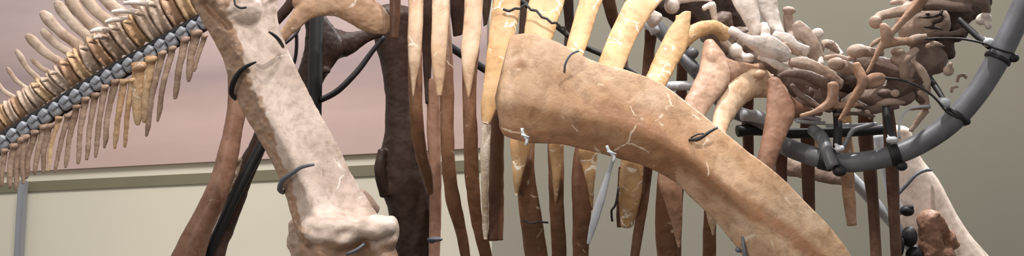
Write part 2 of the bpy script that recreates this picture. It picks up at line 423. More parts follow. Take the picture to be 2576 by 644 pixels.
# surface relief: ridge line and muscle hollow
scapula = None
def relief(bm, fn):
    bm.normal_update()
    mv = []
    for v in bm.verts:
        r = v.co-CAM; d = r.dot(FW); x = CX+r.dot(RT)/d*F; y = CY-r.dot(UP)/d*F
        mv.append(v.co-FW*fn(x, y) if v.normal.dot(FW) < .1 else v.co)
    for v, c in zip(bm.verts, mv): v.co = c
def g(t): return math.exp(-t*t)
def segd(x, y, pts):
    best = 1e9
    for a, b in zip(pts, pts[1:]):
        dx, dy = b[0]-a[0], b[1]-a[1]; t = max(0, min(1, ((x-a[0])*dx+(y-a[1])*dy)/(dx*dx+dy*dy)))
        best = min(best, math.hypot(x-a[0]-dx*t, y-a[1]-dy*t))
    return best
def scap_rel(x, y):
    r = .012*g(segd(x, y, [(1300, 285), (1420, 295), (1520, 285)])/16)*(.6+noise.noise(Vector((x*.03, y*.05, 0))))
    r += .016*g(segd(x, y, [(1480, 190), (1620, 260), (1720, 350), (1840, 440), (1960, 540), (2060, 640)])/34)
    r -= .012*g(segd(x, y, [(1420, 335), (1560, 350), (1660, 410), (1760, 490)])/26)
    r -= .010*g(segd(x, y, [(1305, 160), (1340, 190)])/26)
    r *= 1.5
    r += .008*noise.noise(Vector((x*.018, y*.035, 3)))
    r += .0025*noise.noise(Vector((x*.03+y*.05, y*.16-x*.06, 3)))
    if x < 1560: r += .004*noise.noise(Vector((x*.04, y*.09, 1)))
    return r
relief(bm, scap_rel)
def scap_tone(x, y):   # staining and painted shade along the lower rim and lower right facet
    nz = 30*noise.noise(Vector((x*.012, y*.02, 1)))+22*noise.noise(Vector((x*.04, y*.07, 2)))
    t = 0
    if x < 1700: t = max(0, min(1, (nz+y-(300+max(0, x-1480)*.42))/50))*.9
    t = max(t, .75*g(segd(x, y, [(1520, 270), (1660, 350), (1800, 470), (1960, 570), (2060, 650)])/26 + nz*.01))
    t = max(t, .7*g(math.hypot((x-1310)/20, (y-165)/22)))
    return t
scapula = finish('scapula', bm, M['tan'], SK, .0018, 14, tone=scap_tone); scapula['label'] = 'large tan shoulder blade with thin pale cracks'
bm = bmesh.new(); tubepx(bm, [(1420, 182, 4.46), (1421, 165, 4.445), (1428, 148, 4.44), (1440, 134, 4.44), (1456, 128, 4.45)], 6, 8)
finish('wire_clasp', bm, M['wire'], scapula, 0)
bm = bmesh.new(); tubepx(bm, [(1733, 352, 4.455), (1752, 351, 4.442), (1768, 344, 4.44), (1784, 332, 4.44), (1804, 321, 4.46)], [6, 11, 9, 8, 7], 8)
tubepx(bm, [(1738, 347, 4.45), (1754, 338, 4.44), (1770, 336, 4.44)], 4, 8)
finish('wire_clasp', bm, M['blackwire'], scapula, 0)
for pts in ([(1313, 322), (1316, 338), (1326, 350), (1322, 366)], [(1526, 366), (1532, 380), (1545, 392), (1542, 408)]):
    bm = bmesh.new(); tubepx(bm, [(x, y, 4.445) for x, y in pts], [8, 9, 10, 7], 8)
    tubepx(bm, [(pts[1][0]-5, pts[1][1], 4.44), (pts[2][0]+5, pts[2][1]-4, 4.44)], 6, 8)
    finish('wire_clasp', bm, M['lightwire'], scapula, 0)
bm = bmesh.new()
for i in range(5): blob(bm, 1858+i*12, 628+((i*37) % 9), 9, 8, 4.50, sub=2)
tubepx(bm, [(1872, 560, 4.50), (1868, 590, 4.48), (1872, 630, 4.47), (1880, 670, 4.47)], 9, 8)
finish('clamp_bracket', bm, M['wire'], scapula, 0)

# --- near ribs ------------------------------------------------------
def rib(st, mat, label=None, th=.028, **kw):
    y0 = kw.pop('y0', None)
    if y0 and y0 > 300:
        def dep(y, d):
            if y >= 330: return 4.69+.42*max(0, (y-455)/190)**1.3
            k = max(0, min(1, (y-120)/210)); return d*(1-k)+(4.69)*k
        st = [tuple(s[:4])+(dep((s[1]+s[3])/2, s[4]),)+tuple(s[5:]) for s in st]
    elif y0: st = [tuple(s[:4])+(s[4]+.27*max(0, (s[1]-y0)/300)**1.3,)+tuple(s[5:]) for s in st]
    s2 = [tuple(s[:5])+((s[5] if len(s) > 5 else th),)+((s[6],) if len(s) > 6 else ()) for s in st]
    return L('rib', s2, mat, amp=.0016, nsc=14, label=label, **dict(dict(n=20, e=.85, cap0=.15, cap1=.25, edge=.05), **kw))
# pale outer ribs of the left group, shaped as lit wedges over ribs coloured as their shade
rib([(1028, -60, 1066, -60, 4.98), (1026, 60, 1064, 60, 4.88), (1026, 130, 1058, 150, 4.83), (1032, 190, 1048, 200, 4.82), (1038, 240, 1042, 244, 4.82)], 'pale', 'pale lit part of a tan rib, tapered to a point')
rib([(1030, -60, 1066, -60, 5.04), (1028, 60, 1064, 60, 4.94), (1026, 150, 1062, 150, 4.88), (1030, 280, 1064, 280, 4.87), (1042, 380, 1074, 380, 4.92), (1060, 440, 1088, 440, 4.98), (1074, 482, 1090, 482, 5.02)], 'umber_shade', y0=300.0)
rib([(1088, -60, 1132, -60, 4.98), (1086, 50, 1130, 40, 4.88), (1084, 130, 1124, 120, 4.83), (1090, 190, 1120, 185, 4.82), (1098, 240, 1112, 240, 4.82)], 'pale', 'pale tan rib with a blunt lower tip')
rib([(1094, -60, 1130, -60, 5.06), (1096, 60, 1134, 60, 4.96), (1102, 160, 1140, 160, 4.9), (1106, 240, 1142, 240, 4.88), (1108, 320, 1142, 320, 4.88), (1112, 420, 1146, 420, 4.92), (1122, 510, 1158, 500, 5.0), (1150, 600, 1176, 590, 5.1), (1166, 700, 1192, 700, 5.2)], 'umber_shade')
rib([(1172, -60, 1218, -60, 4.98), (1166, 60, 1212, 60, 4.88), (1160, 130, 1204, 130, 4.83), (1166, 190, 1192, 180, 4.82), (1176, 244, 1182, 244, 4.82)], 'pale', 'golden tan lit rib wedge tapering above its shaded part')
rib([(1176, -60, 1218, -60, 5.05), (1168, 60, 1210, 60, 4.94), (1162, 170, 1202, 170, 4.88), (1164, 250, 1198, 250, 4.86), (1166, 350, 1202, 350, 4.88), (1170, 460, 1206, 460, 4.93), (1186, 560, 1214, 550, 5.02), (1206, 640, 1236, 630, 5.12), (1220, 720, 1246, 720, 5.2)], 'umber_shade')
rib([(1246, -60, 1318, -60, 5.0), (1238, 20, 1308, 20, 4.9), (1226, 120, 1288, 130, 4.82), (1216, 210, 1266, 220, 4.78), (1210, 270, 1246, 280, 4.77), (1212, 306, 1232, 314, 4.77)], 'gold', 'wide golden rib with white plaster cracks', edge=.1)
rib([(1212, 316, 1236, 316, 4.83), (1208, 380, 1232, 384, 4.83), (1210, 480, 1230, 480, 4.9), (1212, 560, 1230, 560, 4.98), (1216, 600, 1226, 600, 5.0)], 'plaster', 'narrow white plaster mended rib', edge=.25)
# golden ribs that pass behind the shoulder blade, tapered into lit wedges
rib([(1334, -60, 1436, -60, 5.02), (1328, 10, 1420, 10, 4.92), (1318, 80, 1392, 90, 4.84), (1296, 220, 1356, 220, 4.79), (1284, 340, 1342, 340, 4.78), (1286, 400, 1328, 400, 4.81), (1290, 450, 1314, 440, 4.87), (1294, 486, 1304, 484, 4.9)], 'gold', y0=340, edge=.1)
rib([(1480, -60, 1542, -60, 5.04), (1458, 0, 1516, 0, 4.94), (1432, 90, 1482, 100, 4.86), (1400, 220, 1440, 220, 4.8), (1380, 350, 1420, 350, 4.78), (1386, 410, 1416, 410, 4.81), (1392, 470, 1406, 470, 4.87), (1396, 512, 1400, 512, 4.9)], 'gold', y0=340)
rib([(1650, -30, 1690, -12, 5.12), (1590, -20, 1660, 8, 5.0), (1545, 60, 1610, 80, 4.9), (1508, 150, 1572, 168, 4.83), (1474, 270, 1530, 270, 4.79), (1454, 370, 1506, 370, 4.78), (1462, 410, 1502, 410, 4.81), (1476, 460, 1496, 460, 4.87), (1486, 520, 1491, 520, 4.9)], 'gold', th=.03, y0=340)
# dark ribs just beneath them, giving their shaded parts by colour
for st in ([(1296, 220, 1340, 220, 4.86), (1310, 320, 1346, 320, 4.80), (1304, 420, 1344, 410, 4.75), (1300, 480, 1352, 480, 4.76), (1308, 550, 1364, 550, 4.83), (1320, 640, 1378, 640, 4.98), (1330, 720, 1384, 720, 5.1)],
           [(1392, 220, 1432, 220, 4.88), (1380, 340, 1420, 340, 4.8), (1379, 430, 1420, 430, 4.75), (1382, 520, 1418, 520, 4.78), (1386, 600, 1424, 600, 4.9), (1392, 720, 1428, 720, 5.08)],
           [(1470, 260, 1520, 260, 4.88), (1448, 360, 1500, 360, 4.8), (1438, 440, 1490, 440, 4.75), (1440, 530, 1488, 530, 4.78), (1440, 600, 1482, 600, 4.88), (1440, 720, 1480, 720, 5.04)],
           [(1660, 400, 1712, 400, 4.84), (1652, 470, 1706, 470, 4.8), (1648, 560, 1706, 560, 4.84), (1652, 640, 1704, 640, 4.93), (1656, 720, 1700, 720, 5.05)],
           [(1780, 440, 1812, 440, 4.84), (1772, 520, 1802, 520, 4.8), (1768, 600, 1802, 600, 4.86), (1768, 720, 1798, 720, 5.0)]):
    rib(st, 'umber_shade')
MULTI('rib', [('l', [(1702, 46, 1732, 30, 4.98, .03), (1668, 96, 1730, 112, 4.94, .035), (1634, 170, 1692, 186, 4.87, .035), (1606, 240, 1660, 250, 4.77, .035), (1576, 340, 1632, 350, 4.71, .035), (1558, 430, 1620, 430, 4.7, .03), (1556, 500, 1612, 500, 4.72, .028), (1560, 566, 1594, 566, 4.78, .022)]),
    ('s', [(1684, 160, 22, 4.93), (1716, 110, 34, 4.97), (1752, 78, 40, 5.02), (1796, 68, 36, 5.06), (1824, 88, 40, 5.1)], .8),
    ('s', [(1704, 96, 18, 4.97), (1708, 60, 18, 4.98), (1704, 40, 12, 4.98)], .7), ('s', [(1726, 70, 20, 4.97), (1732, 40, 14, 4.98), (1734, 28, 9, 4.98)], .7)], 'gold', label='broken golden rib with a jagged split top')
MULTI('rib', [('l', [(1770, 108, 1798, 106, 5.0, .04), (1765, 132, 1826, 146, 4.97, .05), (1757, 175, 1836, 206, 4.93, .05), (1740, 214, 1806, 246, 4.89, .045), (1718, 260, 1776, 290, 4.84, .04), (1682, 360, 1732, 370, 4.74, .035), (1655, 450, 1718, 450, 4.71, .03), (1668, 500, 1718, 500, 4.72, .028), (1688, 560, 1715, 560, 4.76, .024), (1704, 620, 1712, 620, 4.8, .02)]),
    ('l', [(1790, 122, 1790, 200, 4.95, .05), (1830, 146, 1832, 208, 4.98, .045), (1866, 156, 1864, 192, 5.02, .04), (1894, 160, 1894, 182, 5.06, .04), (1912, 158, 1914, 182, 5.08, .04)])], 'pink', label='smooth pinkish rib with a broad forked head')
MULTI('rib', [('l', [(1928, 176, 1934, 248, 5.08, .05), (1886, 170, 1896, 248, 5.04, .055), (1844, 198, 1866, 270, 4.98, .05), (1812, 240, 1842, 302, 4.92, .045), (1795, 292, 1830, 326, 4.86, .04), (1786, 360, 1822, 364, 4.76, .035), (1774, 450, 1810, 450, 4.72, .03), (1774, 530, 1804, 530, 4.73, .024), (1790, 590, 1798, 590, 4.77, .018)]), ('b', 1904, 186, 24, 13, 5.02, 8)], 'pale', label='orange tan rib arching sharply from its head')
MULTI('rib', [('b', 1948, 208, 19, 16, 5.0), ('l', [(1932, 206, 1966, 206, 5.0, .05), (1929, 240, 1986, 236, 4.98, .055), (1927, 280, 2002, 284, 4.95, .055), (1920, 322, 1984, 330, 4.92, .05), (1910, 372, 1964, 380, 4.89, .045), (1898, 430, 1946, 440, 4.87, .04), (1888, 560, 1930, 560, 4.9, .035), (1880, 680, 1916, 680, 5.0, .03)]),
    ('l', [(1966, 216, 1970, 300, 4.99, .04), (2000, 250, 1996, 300, 5.03, .035), (2030, 268, 2026, 292, 5.07, .03), (2064, 276, 2062, 292, 5.12, .025)])], 'shin', label='brown foremost rib with a knobbed head')

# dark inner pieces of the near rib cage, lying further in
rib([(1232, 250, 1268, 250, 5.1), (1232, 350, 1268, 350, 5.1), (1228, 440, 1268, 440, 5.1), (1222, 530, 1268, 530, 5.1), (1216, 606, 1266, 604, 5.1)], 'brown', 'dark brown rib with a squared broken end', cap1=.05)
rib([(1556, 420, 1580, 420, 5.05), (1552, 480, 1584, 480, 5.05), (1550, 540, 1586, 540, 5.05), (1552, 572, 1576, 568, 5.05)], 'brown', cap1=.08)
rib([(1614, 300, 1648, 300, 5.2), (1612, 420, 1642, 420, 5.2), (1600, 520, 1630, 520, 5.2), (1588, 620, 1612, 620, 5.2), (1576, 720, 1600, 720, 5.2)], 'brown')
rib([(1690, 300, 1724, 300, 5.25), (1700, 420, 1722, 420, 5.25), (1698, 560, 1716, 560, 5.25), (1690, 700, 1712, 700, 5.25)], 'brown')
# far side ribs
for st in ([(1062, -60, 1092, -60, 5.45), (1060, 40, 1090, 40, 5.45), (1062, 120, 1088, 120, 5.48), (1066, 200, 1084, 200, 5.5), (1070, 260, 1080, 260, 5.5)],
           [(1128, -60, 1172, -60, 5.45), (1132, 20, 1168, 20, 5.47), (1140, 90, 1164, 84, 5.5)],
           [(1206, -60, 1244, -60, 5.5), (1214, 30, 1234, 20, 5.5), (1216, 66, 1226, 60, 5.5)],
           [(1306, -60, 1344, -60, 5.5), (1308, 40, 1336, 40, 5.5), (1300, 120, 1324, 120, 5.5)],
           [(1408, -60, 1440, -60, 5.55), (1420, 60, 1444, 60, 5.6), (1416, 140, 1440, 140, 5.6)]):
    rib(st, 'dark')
rib([(1072, 200, 1106, 200, 5.5), (1074, 320, 1108, 320, 5.5), (1078, 440, 1110, 440, 5.5), (1080, 540, 1110, 540, 5.5), (1076, 720, 1104, 720, 5.45)], 'shin')
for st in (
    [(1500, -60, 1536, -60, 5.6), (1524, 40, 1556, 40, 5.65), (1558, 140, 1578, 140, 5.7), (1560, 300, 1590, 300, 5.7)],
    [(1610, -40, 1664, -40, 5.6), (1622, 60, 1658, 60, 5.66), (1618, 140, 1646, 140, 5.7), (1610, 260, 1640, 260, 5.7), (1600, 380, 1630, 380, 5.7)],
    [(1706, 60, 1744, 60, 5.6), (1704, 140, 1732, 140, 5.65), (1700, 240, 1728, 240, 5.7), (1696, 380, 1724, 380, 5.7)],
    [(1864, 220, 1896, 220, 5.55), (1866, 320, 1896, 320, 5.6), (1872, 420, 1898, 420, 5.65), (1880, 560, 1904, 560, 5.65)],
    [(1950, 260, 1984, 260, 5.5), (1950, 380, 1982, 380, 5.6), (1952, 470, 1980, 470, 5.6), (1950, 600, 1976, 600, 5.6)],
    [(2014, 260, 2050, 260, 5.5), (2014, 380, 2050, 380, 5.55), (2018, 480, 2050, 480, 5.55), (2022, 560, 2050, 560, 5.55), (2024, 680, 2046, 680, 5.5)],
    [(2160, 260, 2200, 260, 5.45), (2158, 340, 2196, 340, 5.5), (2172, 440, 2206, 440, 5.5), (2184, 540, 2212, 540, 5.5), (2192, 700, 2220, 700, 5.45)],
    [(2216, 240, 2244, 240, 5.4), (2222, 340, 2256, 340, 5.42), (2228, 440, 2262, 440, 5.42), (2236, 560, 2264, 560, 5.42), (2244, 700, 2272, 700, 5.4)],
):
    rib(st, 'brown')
rib([(2108, 330, 2140, 330, 5.4), (2112, 420, 2148, 420, 5.4), (2120, 500, 2152, 500, 5.4), (2130, 568, 2156, 566, 5.4)], 'ribtan', 'short tan rib ending in a blunt tip below the pipe', cap1=.15)
# patches of lit far ribs seen through the cage
rib([(2010, 250, 2052, 250, 5.9), (2014, 340, 2054, 340, 5.95), (2030, 400, 2066, 400, 6.0)], 'gold')
rib([(2104, 260, 2140, 260, 5.9), (2108, 340, 2144, 340, 5.95), (2120, 400, 2150, 400, 6.0)], 'gold')

# --- near femur --------------------------------------------------------
D = 4.58
st = [(452, -90, 690, -120, D, .17, .05), (470, -20, 700, -20, D, .16, .05), (512, 60, 700, 50, D, .15, .05), (556, 140, 728, 130, D, .14, .05), (586, 230, 768, 215, D, .13, .05), (626, 310, 806, 285, D, .125, .05), (668, 380, 852, 365, D, .125, .05), (702, 450, 886, 440, D, .13, .05), (726, 520, 930, 505, D, .15, .04), (742, 580, 958, 560, D, .18, .02), (756, 640, 960, 640, D, .2, .0), (770, 740, 960, 740, D, .19, .0)]
bm = bmesh.new(); loft(bm, st, n=48, apex=-.45, am=1.0, cap0=.3, cap1=.3, step=8)
blob(bm, 832, 584, 84, 52, D-.05, .9, 0); blob(bm, 944, 572, 56, 32, D-.05, 1.1, 4); blob(bm, 978, 588, 26, 48, D-.02, 1.1, -10)
blob(bm, 960, 660, 44, 60, D+.0, 1.0); blob(bm, 890, 660, 70, 60, D+.02, .9)
blob(bm, 590, 20, 70, 60, D+.0, .8)
def fem_rel(x, y):
    r = 0
    # rough flank left of ridge line
    rl = 590+(y-60)*.335
    if x < rl: r += .010*noise.noise(Vector((x*.05, y*.03, 2)))+.006*noise.noise(Vector((x*.12, y*.09, 5)))
    r += .012*noise.noise(Vector((x*.03, y*.04, 9)))*max(0, min(1, (y-500)/60)) + .012*noise.noise(Vector((x*.06, y*.07, 4)))*max(0, min(1, (50-y)/60))
    r -= .035*g(segd(x, y, [(515, 8), (540, 34), (572, 66)])/9)
    r -= .05*g(math.hypot((x-912)/26, (y-634)/24))
    r += .004*noise.noise(Vector((x*.012, y*.012, 1)))
    return r
bm2 = bmesh.new(); me_ = bpy.data.meshes.new('t'); bm.to_mesh(me_); bm.free()
o_ = bpy.data.objects.new('t', me_); COL.objects.link(o_); md = o_.modifiers.new('r', 'REMESH'); md.mode = 'VOXEL'; md.voxel_size = .006
m2_ = o_.modifiers.new('s', 'SMOOTH'); m2_.iterations = 4
dg = bpy.context.evaluated_depsgraph_get(); me2_ = bpy.data.meshes.new_from_object(o_.evaluated_get(dg)); bm2.from_mesh(me2_)
bpy.data.objects.remove(o_)
relief(bm2, fem_rel)
fem_xy = []
def fem_tone(x, y):   # brown flank and underside, part bone colour, part painted shade
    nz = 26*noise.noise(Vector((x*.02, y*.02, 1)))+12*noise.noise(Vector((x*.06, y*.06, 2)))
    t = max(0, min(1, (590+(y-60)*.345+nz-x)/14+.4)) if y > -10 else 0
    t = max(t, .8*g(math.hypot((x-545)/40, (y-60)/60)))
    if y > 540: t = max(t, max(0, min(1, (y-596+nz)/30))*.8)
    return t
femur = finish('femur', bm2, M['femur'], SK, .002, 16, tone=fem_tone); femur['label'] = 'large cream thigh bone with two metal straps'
def clasp(pts, wd, mat, parent, d, lab=None):
    bm = bmesh.new(); tubepx(bm, [(x, y, d+(dd)) for x, y, dd in pts], wd, 10)
    o = finish('metal_clasp', bm, M[mat], parent, 0)
    return o
clasp([(592, 250, .04), (582, 234, .0), (588, 205, -.03), (604, 180, -.05), (624, 165, -.07), (644, 156, -.085)], [8, 14, 15, 13, 9, 5], 'black', femur, 4.56)
clasp([(712, 484, .03), (704, 476, -.0), (710, 455, -.03), (732, 438, -.055), (760, 420, -.075), (790, 414, -.085)], [12, 15, 13, 11, 10, 7], 'wire', femur, 4.56)
clasp([(676, 80, -.075), (692, 90, -.06), (704, 104, -.02), (712, 118, .03)], [5, 9, 10, 8], 'black', femur, 4.56)
clasp([(590, -8, -.09), (592, 12, -.1), (606, 20, -.1), (620, 18, -.1)], 6, 'blackwire', femur, 4.54)
clasp([(872, 640, -.09), (890, 632, -.10), (904, 624, -.10), (916, 614, -.09)], [9, 9, 8, 8], 'wire', femur, 4.54)
# rough bone behind the knee
MULTI('fibula', [('s', [(746, 560, 40, 4.7), (760, 620, 60, 4.7), (776, 720, 80, 4.7)], .8), ('b', 742, 606, 20, 34, 4.72), ('b', 792, 640, 36, 40, 4.66)], 'neck', amp=.006, nsc=22)
MULTI('patella', [('s', [(905, 486, 30, 4.66), (922, 512, 44, 4.68), (944, 530, 30, 4.7)], .8)], 'neck', amp=.002)

# --- lower hind leg bones seen behind -----------------------------------------
L('tibia', [(574, 190, 622, 190, 5.0, .07), (572, 270, 618, 280, 5.0, .07), (556, 350, 604, 360, 5.0, .075), (534, 430, 590, 440, 5.0, .08), (500, 510, 562, 520, 5.0, .09), (462, 580, 532, 590, 5.0, .1), (428, 650, 512, 660, 5.0, .11), (400, 760, 500, 760, 5.0, .11)], 'shin', n=26, amp=.003, nsc=12, label='reddish brown shin bone behind the thigh bone')
L('fibula', [(660, 290, 690, 310, 5.12, .05), (632, 352, 668, 380, 5.12, .05), (600, 410, 640, 440, 5.12, .055), (576, 480, 616, 510, 5.12, .06), (546, 560, 588, 580, 5.12, .06), (516, 640, 564, 650, 5.12, .07), (490, 740, 550, 745, 5.12, .07)], 'dark', n=22, amp=.004, nsc=16)
MULTI('bone_fragment', [('b', 598, 400, 9, 12, 5.06), ('b', 584, 438, 8, 9, 5.05), ('s', [(606, 400, 10, 5.07), (592, 440, 14, 5.07), (574, 480, 14, 5.07), (560, 510, 8, 5.07)], .8)], 'tail', amp=.002, vox=.004)
# --- far hind leg -------------------------------------------------------
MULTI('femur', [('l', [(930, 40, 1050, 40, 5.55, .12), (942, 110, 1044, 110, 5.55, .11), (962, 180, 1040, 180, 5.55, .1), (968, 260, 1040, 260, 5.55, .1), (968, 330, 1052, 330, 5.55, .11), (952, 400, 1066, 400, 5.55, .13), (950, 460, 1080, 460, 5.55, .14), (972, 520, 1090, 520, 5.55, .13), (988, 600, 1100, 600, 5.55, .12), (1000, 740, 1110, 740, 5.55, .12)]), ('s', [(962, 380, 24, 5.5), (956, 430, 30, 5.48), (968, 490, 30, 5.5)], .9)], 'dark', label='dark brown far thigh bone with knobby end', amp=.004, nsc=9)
# --- pelvis -----------------------------------------------------
MULTI('ischium', [('s', [(708, 98, 24, 4.86), (728, 72, 34, 4.86), (756, 40, 46, 4.87), (790, 14, 62, 4.88), (850, 4, 78, 4.9), (904, 26, 84, 4.9), (944, 50, 76, 4.9), (974, 66, 46, 4.9)], .45), ('s', [(760, 20, 60, 4.88), (800, -50, 120, 4.9), (900, -70, 160, 4.9), (990, -60, 60, 4.9)], .35)], 'ribtan', label='curved tan hip bone', amp=.003)
S('pubis', [(994, -60, 30, 4.84), (994, 20, 28, 4.84), (992, 94, 20, 4.84)], 'brown')
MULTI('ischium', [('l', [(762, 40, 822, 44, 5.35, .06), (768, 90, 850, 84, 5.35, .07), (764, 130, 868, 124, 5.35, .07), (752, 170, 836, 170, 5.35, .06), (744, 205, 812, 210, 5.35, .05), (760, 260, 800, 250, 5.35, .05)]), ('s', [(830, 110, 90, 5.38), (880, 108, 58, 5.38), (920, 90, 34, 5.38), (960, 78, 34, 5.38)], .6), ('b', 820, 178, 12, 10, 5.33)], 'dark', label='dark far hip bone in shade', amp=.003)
for pts in ([(752, -40), (730, 10), (706, 40), (696, 60)], [(730, 60), (712, 82), (704, 104)]):
    S('hip_fragment', [(x, y, 26 if y < 50 else 12, 5.1) for x, y in pts], 'dark')

# --- tail vertebrae -----------------------------------------------------
def pl(path, x):
    for a, b in zip(path, path[1:]):
        if a[0] <= x <= b[0]:
            t = (x-a[0])/(b[0]-a[0]); return [a[k]+(b[k]-a[k])*t for k in range(len(a))]
    return path[-1] if x > path[-1][0] else path[0]
cpath = [(-60, 352, 66), (0, 303, 70), (60, 262, 74), (120, 222, 80), (180, 180, 92), (240, 138, 100), (310, 96, 108), (380, 56, 114), (450, 14, 116), (540, -44, 116)]
x = -36.0; centra = []
while x < 500:
    _, y, h = pl(cpath, x); centra.append((x, y, h))
    x += 17 + 14*min(1, max(0, x/330))
DT = 5.02
spines = [((-14, 200), (38, 246), 13), ((18, 170), (66, 222), 13), ((40, 126), (104, 206), 17), ((68, 90), (160, 160), 26), ((78, 148), (134, 184), 14), ((106, 32), (196, 112), 30), ((106, 76), (182, 136), 24), ((142, 6), (222, 92), 32), ((168, -14), (246, 76), 34), ((205, -20), (276, 56), 34), ((248, -30), (312, 38), 36), ((300, -40), (352, 18), 26), ((350, -60), (392, -6), 26), ((400, -80), (438, -30), 26)]
cent_objs = []
for i, (x, y, h) in enumerate(centra):
    xn, yn = (centra[i+1][:2] if i+1 < len(centra) else (x+30, y-20))
    sp = math.hypot(xn-x, yn-y); tx, ty = (xn-x)/sp, (yn-y)/sp
    a = random.uniform(-.2, .2); ca, sa = math.cos(a), math.sin(a); tx, ty = tx*ca-ty*sa, tx*sa+ty*ca
    hh_ = h*random.uniform(.88, 1.04)
    bm = bmesh.new()
    w_ = sp*.42
    stroke(bm, [(x-tx*w_, y-ty*w_, hh_*.88, DT), (x-tx*w_*.7, y-ty*w_*.7, hh_, DT), (x-tx*w_*.3, y-ty*w_*.3, hh_*.8, DT), (x+tx*w_*.3, y+ty*w_*.3, hh_*.76, DT), (x+tx*w_*.7, y+ty*w_*.7, hh_*.97, DT), (x+tx*w_, y+ty*w_, hh_*.86, DT)], .85, n=26, cap0=.05, cap1=.05, step=2.5)
    # small lateral process catching the light
    ux, uy = ty, -tx
    if x > 100:
        stroke(bm, [(x+ux*hh_*.25, y+uy*hh_*.25, 12, DT-.07), (x+ux*hh_*.34-tx*8, y+uy*hh_*.34-ty*8, 13, DT-.10), (x+ux*hh_*.36-tx*14, y+uy*hh_*.36-ty*14, 8, DT-.12)], .8, n=12, step=4)
    mt = ('tail', 'tail', 'ribtan', 'tailgold', 'tail', 'ribtan', 'tail', 'tail', 'tailgold')[i % 9]
    o = finish('vertebra', bm, M[mt], SK, .0022, 30, remesh=.005); cent_objs.append((x, y, o))
for (t, b, w_) in spines:
    # attach to nearest vertebra
    near = min(cent_objs, key=lambda c: math.hypot(c[0]-b[0], c[1]-b[1]))
    mx, my = t[0]*.45+b[0]*.55-4, t[1]*.45+b[1]*.55+4
    ex, ey = b[0]+(near[0]-b[0])*.35, b[1]+(near[1]-b[1])*.35
    S('neural_spine', [(t[0], t[1], w_*.55, DT+.02), (t[0]*.85+b[0]*.15-1, t[1]*.85+b[1]*.15+1, w_, DT+.02), (mx, my, w_*.85, DT+.01), (b[0], b[1], w_*.95, DT), (ex, ey, w_*1.4, DT)], 'tail', parent=near[2], flat=.5, amp=.002, nsc=26)
for (x0, y0, x1, y1) in ((228, 80, 262, 70), (266, 56, 308, 42), (282, 30, 338, 24), (312, 8, 364, 4), (352, -16, 400, -20), (236, 96, 256, 88)):
    near = min(cent_objs, key=lambda c: math.hypot(c[0]-x1, c[1]-y1))
    S('transverse_process', [(x0, y0, 9, DT-.1), ((x0+x1)/2, (y0+y1)/2, 14, DT-.09), (x1+8, y1+6, 15, DT-.06)], 'white', parent=near[2], flat=1.2)
# chevrons
chev = [((10, 378), (4, 470), 10), ((34, 366), (24, 474), 12), ((52, 350), (40, 478), 12), ((62, 344), (58, 462), 12), ((86, 332), (66, 450), 11), ((108, 318), (86, 438), 11), ((122, 316), (108, 436), 11), ((146, 296), (120, 432), 12, 'g'), ((168, 290), (138, 434), 10), ((190, 268), (164, 422), 11), ((214, 248), (196, 412), 11), ((238, 238), (218, 402), 11), ((262, 218), (240, 396), 11), ((288, 204), (262, 372), 12), ((310, 204), (288, 374), 15, 'g'), ((330, 200), (314, 370), 13, 'g'), ((348, 166), (346, 312), 26, 'g'), ((378, 148), (362, 308), 20, 'g'), ((406, 132), (368, 342), 12), ((432, 120), (396, 306), 11), ((464, 98), (440, 248), 13), ((492, 82), (474, 204), 15), ((512, 90), (488, 180), 9)]
for c in chev:
    (x0, y0), (x1, y1), w_ = c[:3]; gold = len(c) > 3; w_ *= 1.12 if gold else 1.4
    mx, my = (x0+x1)/2-3, (y0+y1)/2+2
    d0 = 4.93
    o_ = MULTI('chevron', [('s', [(x0+1, y0, w_*1.5, d0), (x0, y0+12, w_*1.15, d0), (mx+random.uniform(-2, 2), my, w_*.95, d0), (x1*.85+x0*.15, y1*.85+y0*.15, w_*.85, d0), (x1, y1, w_*.5, d0)], .8), ('b', x0+3, y0+2, w_*.75, w_*.45, d0-.01, 20)], 'tailgold' if gold else 'chevron', amp=.0018, nsc=40, vox=.0035, label='golden chevron bone with white mends' if gold else None)

# --- dorsal and neck vertebrae ---------------------------------------------------
MULTI('vertebra', [('l', [(1794, -30, 1842, -40, 5.3, .05), (1798, 20, 1852, 10, 5.3, .05), (1816, 60, 1872, 50, 5.3, .05), (1860, 90, 1888, 84, 5.3, .04)]), ('s', [(1740, -30, 90, 5.3), (1760, 30, 90, 5.3), (1800, 60, 70, 5.3)], .6), ('s', [(1620, -20, 70, 5.35), (1690, 10, 80, 5.35), (1760, 20, 90, 5.35)], .6)], 'dark', label='dark shaded back vertebra between the rib heads')
MULTI('vertebra', [('s', [(1636, 40, 36, 5.15), (1650, 52, 44, 5.15)], .7), ('b', 1690, 14, 20, 22, 5.12), ('s', [(1770, 22, 16, 5.1), (1790, 12, 22, 5.1), (1796, 40, 18, 5.12), (1800, 62, 16, 5.14)], .8), ('s', [(1700, -2, 30, 5.12), (1740, -6, 24, 5.12), (1790, -4, 16, 5.12)], .7)], 'white')
MULTI('vertebra', [('l', [(1824, -50, 1900, -50, 5.16, .03), (1838, 0, 1906, 0, 5.14, .03), (1866, 46, 1912, 40, 5.12, .035), (1890, 92, 1916, 88, 5.1, .04)]), ('s', [(1838, 76, 24, 5.0), (1858, 86, 22, 5.0), (1885, 104, 30, 5.01), (1916, 112, 50, 5.03), (1950, 124, 56, 5.04), (1980, 142, 36, 5.06)], .6), ('s', [(1922, 60, 22, 5.08), (1926, 80, 24, 5.06), (1920, 106, 26, 5.04)], .7)], 'white', label='near white vertebra with tall blade and long process', amp=.002)
MULTI('vertebra', [('b', 1852, 128, 18, 18, 5.08), ('s', [(1850, 126, 20, 5.08), (1882, 146, 18, 5.07)], .8), ('b', 1882, 146, 16, 13, 5.06), ('s', [(1848, 112, 16, 5.09), (1862, 140, 20, 5.09)], .8)], 'white')
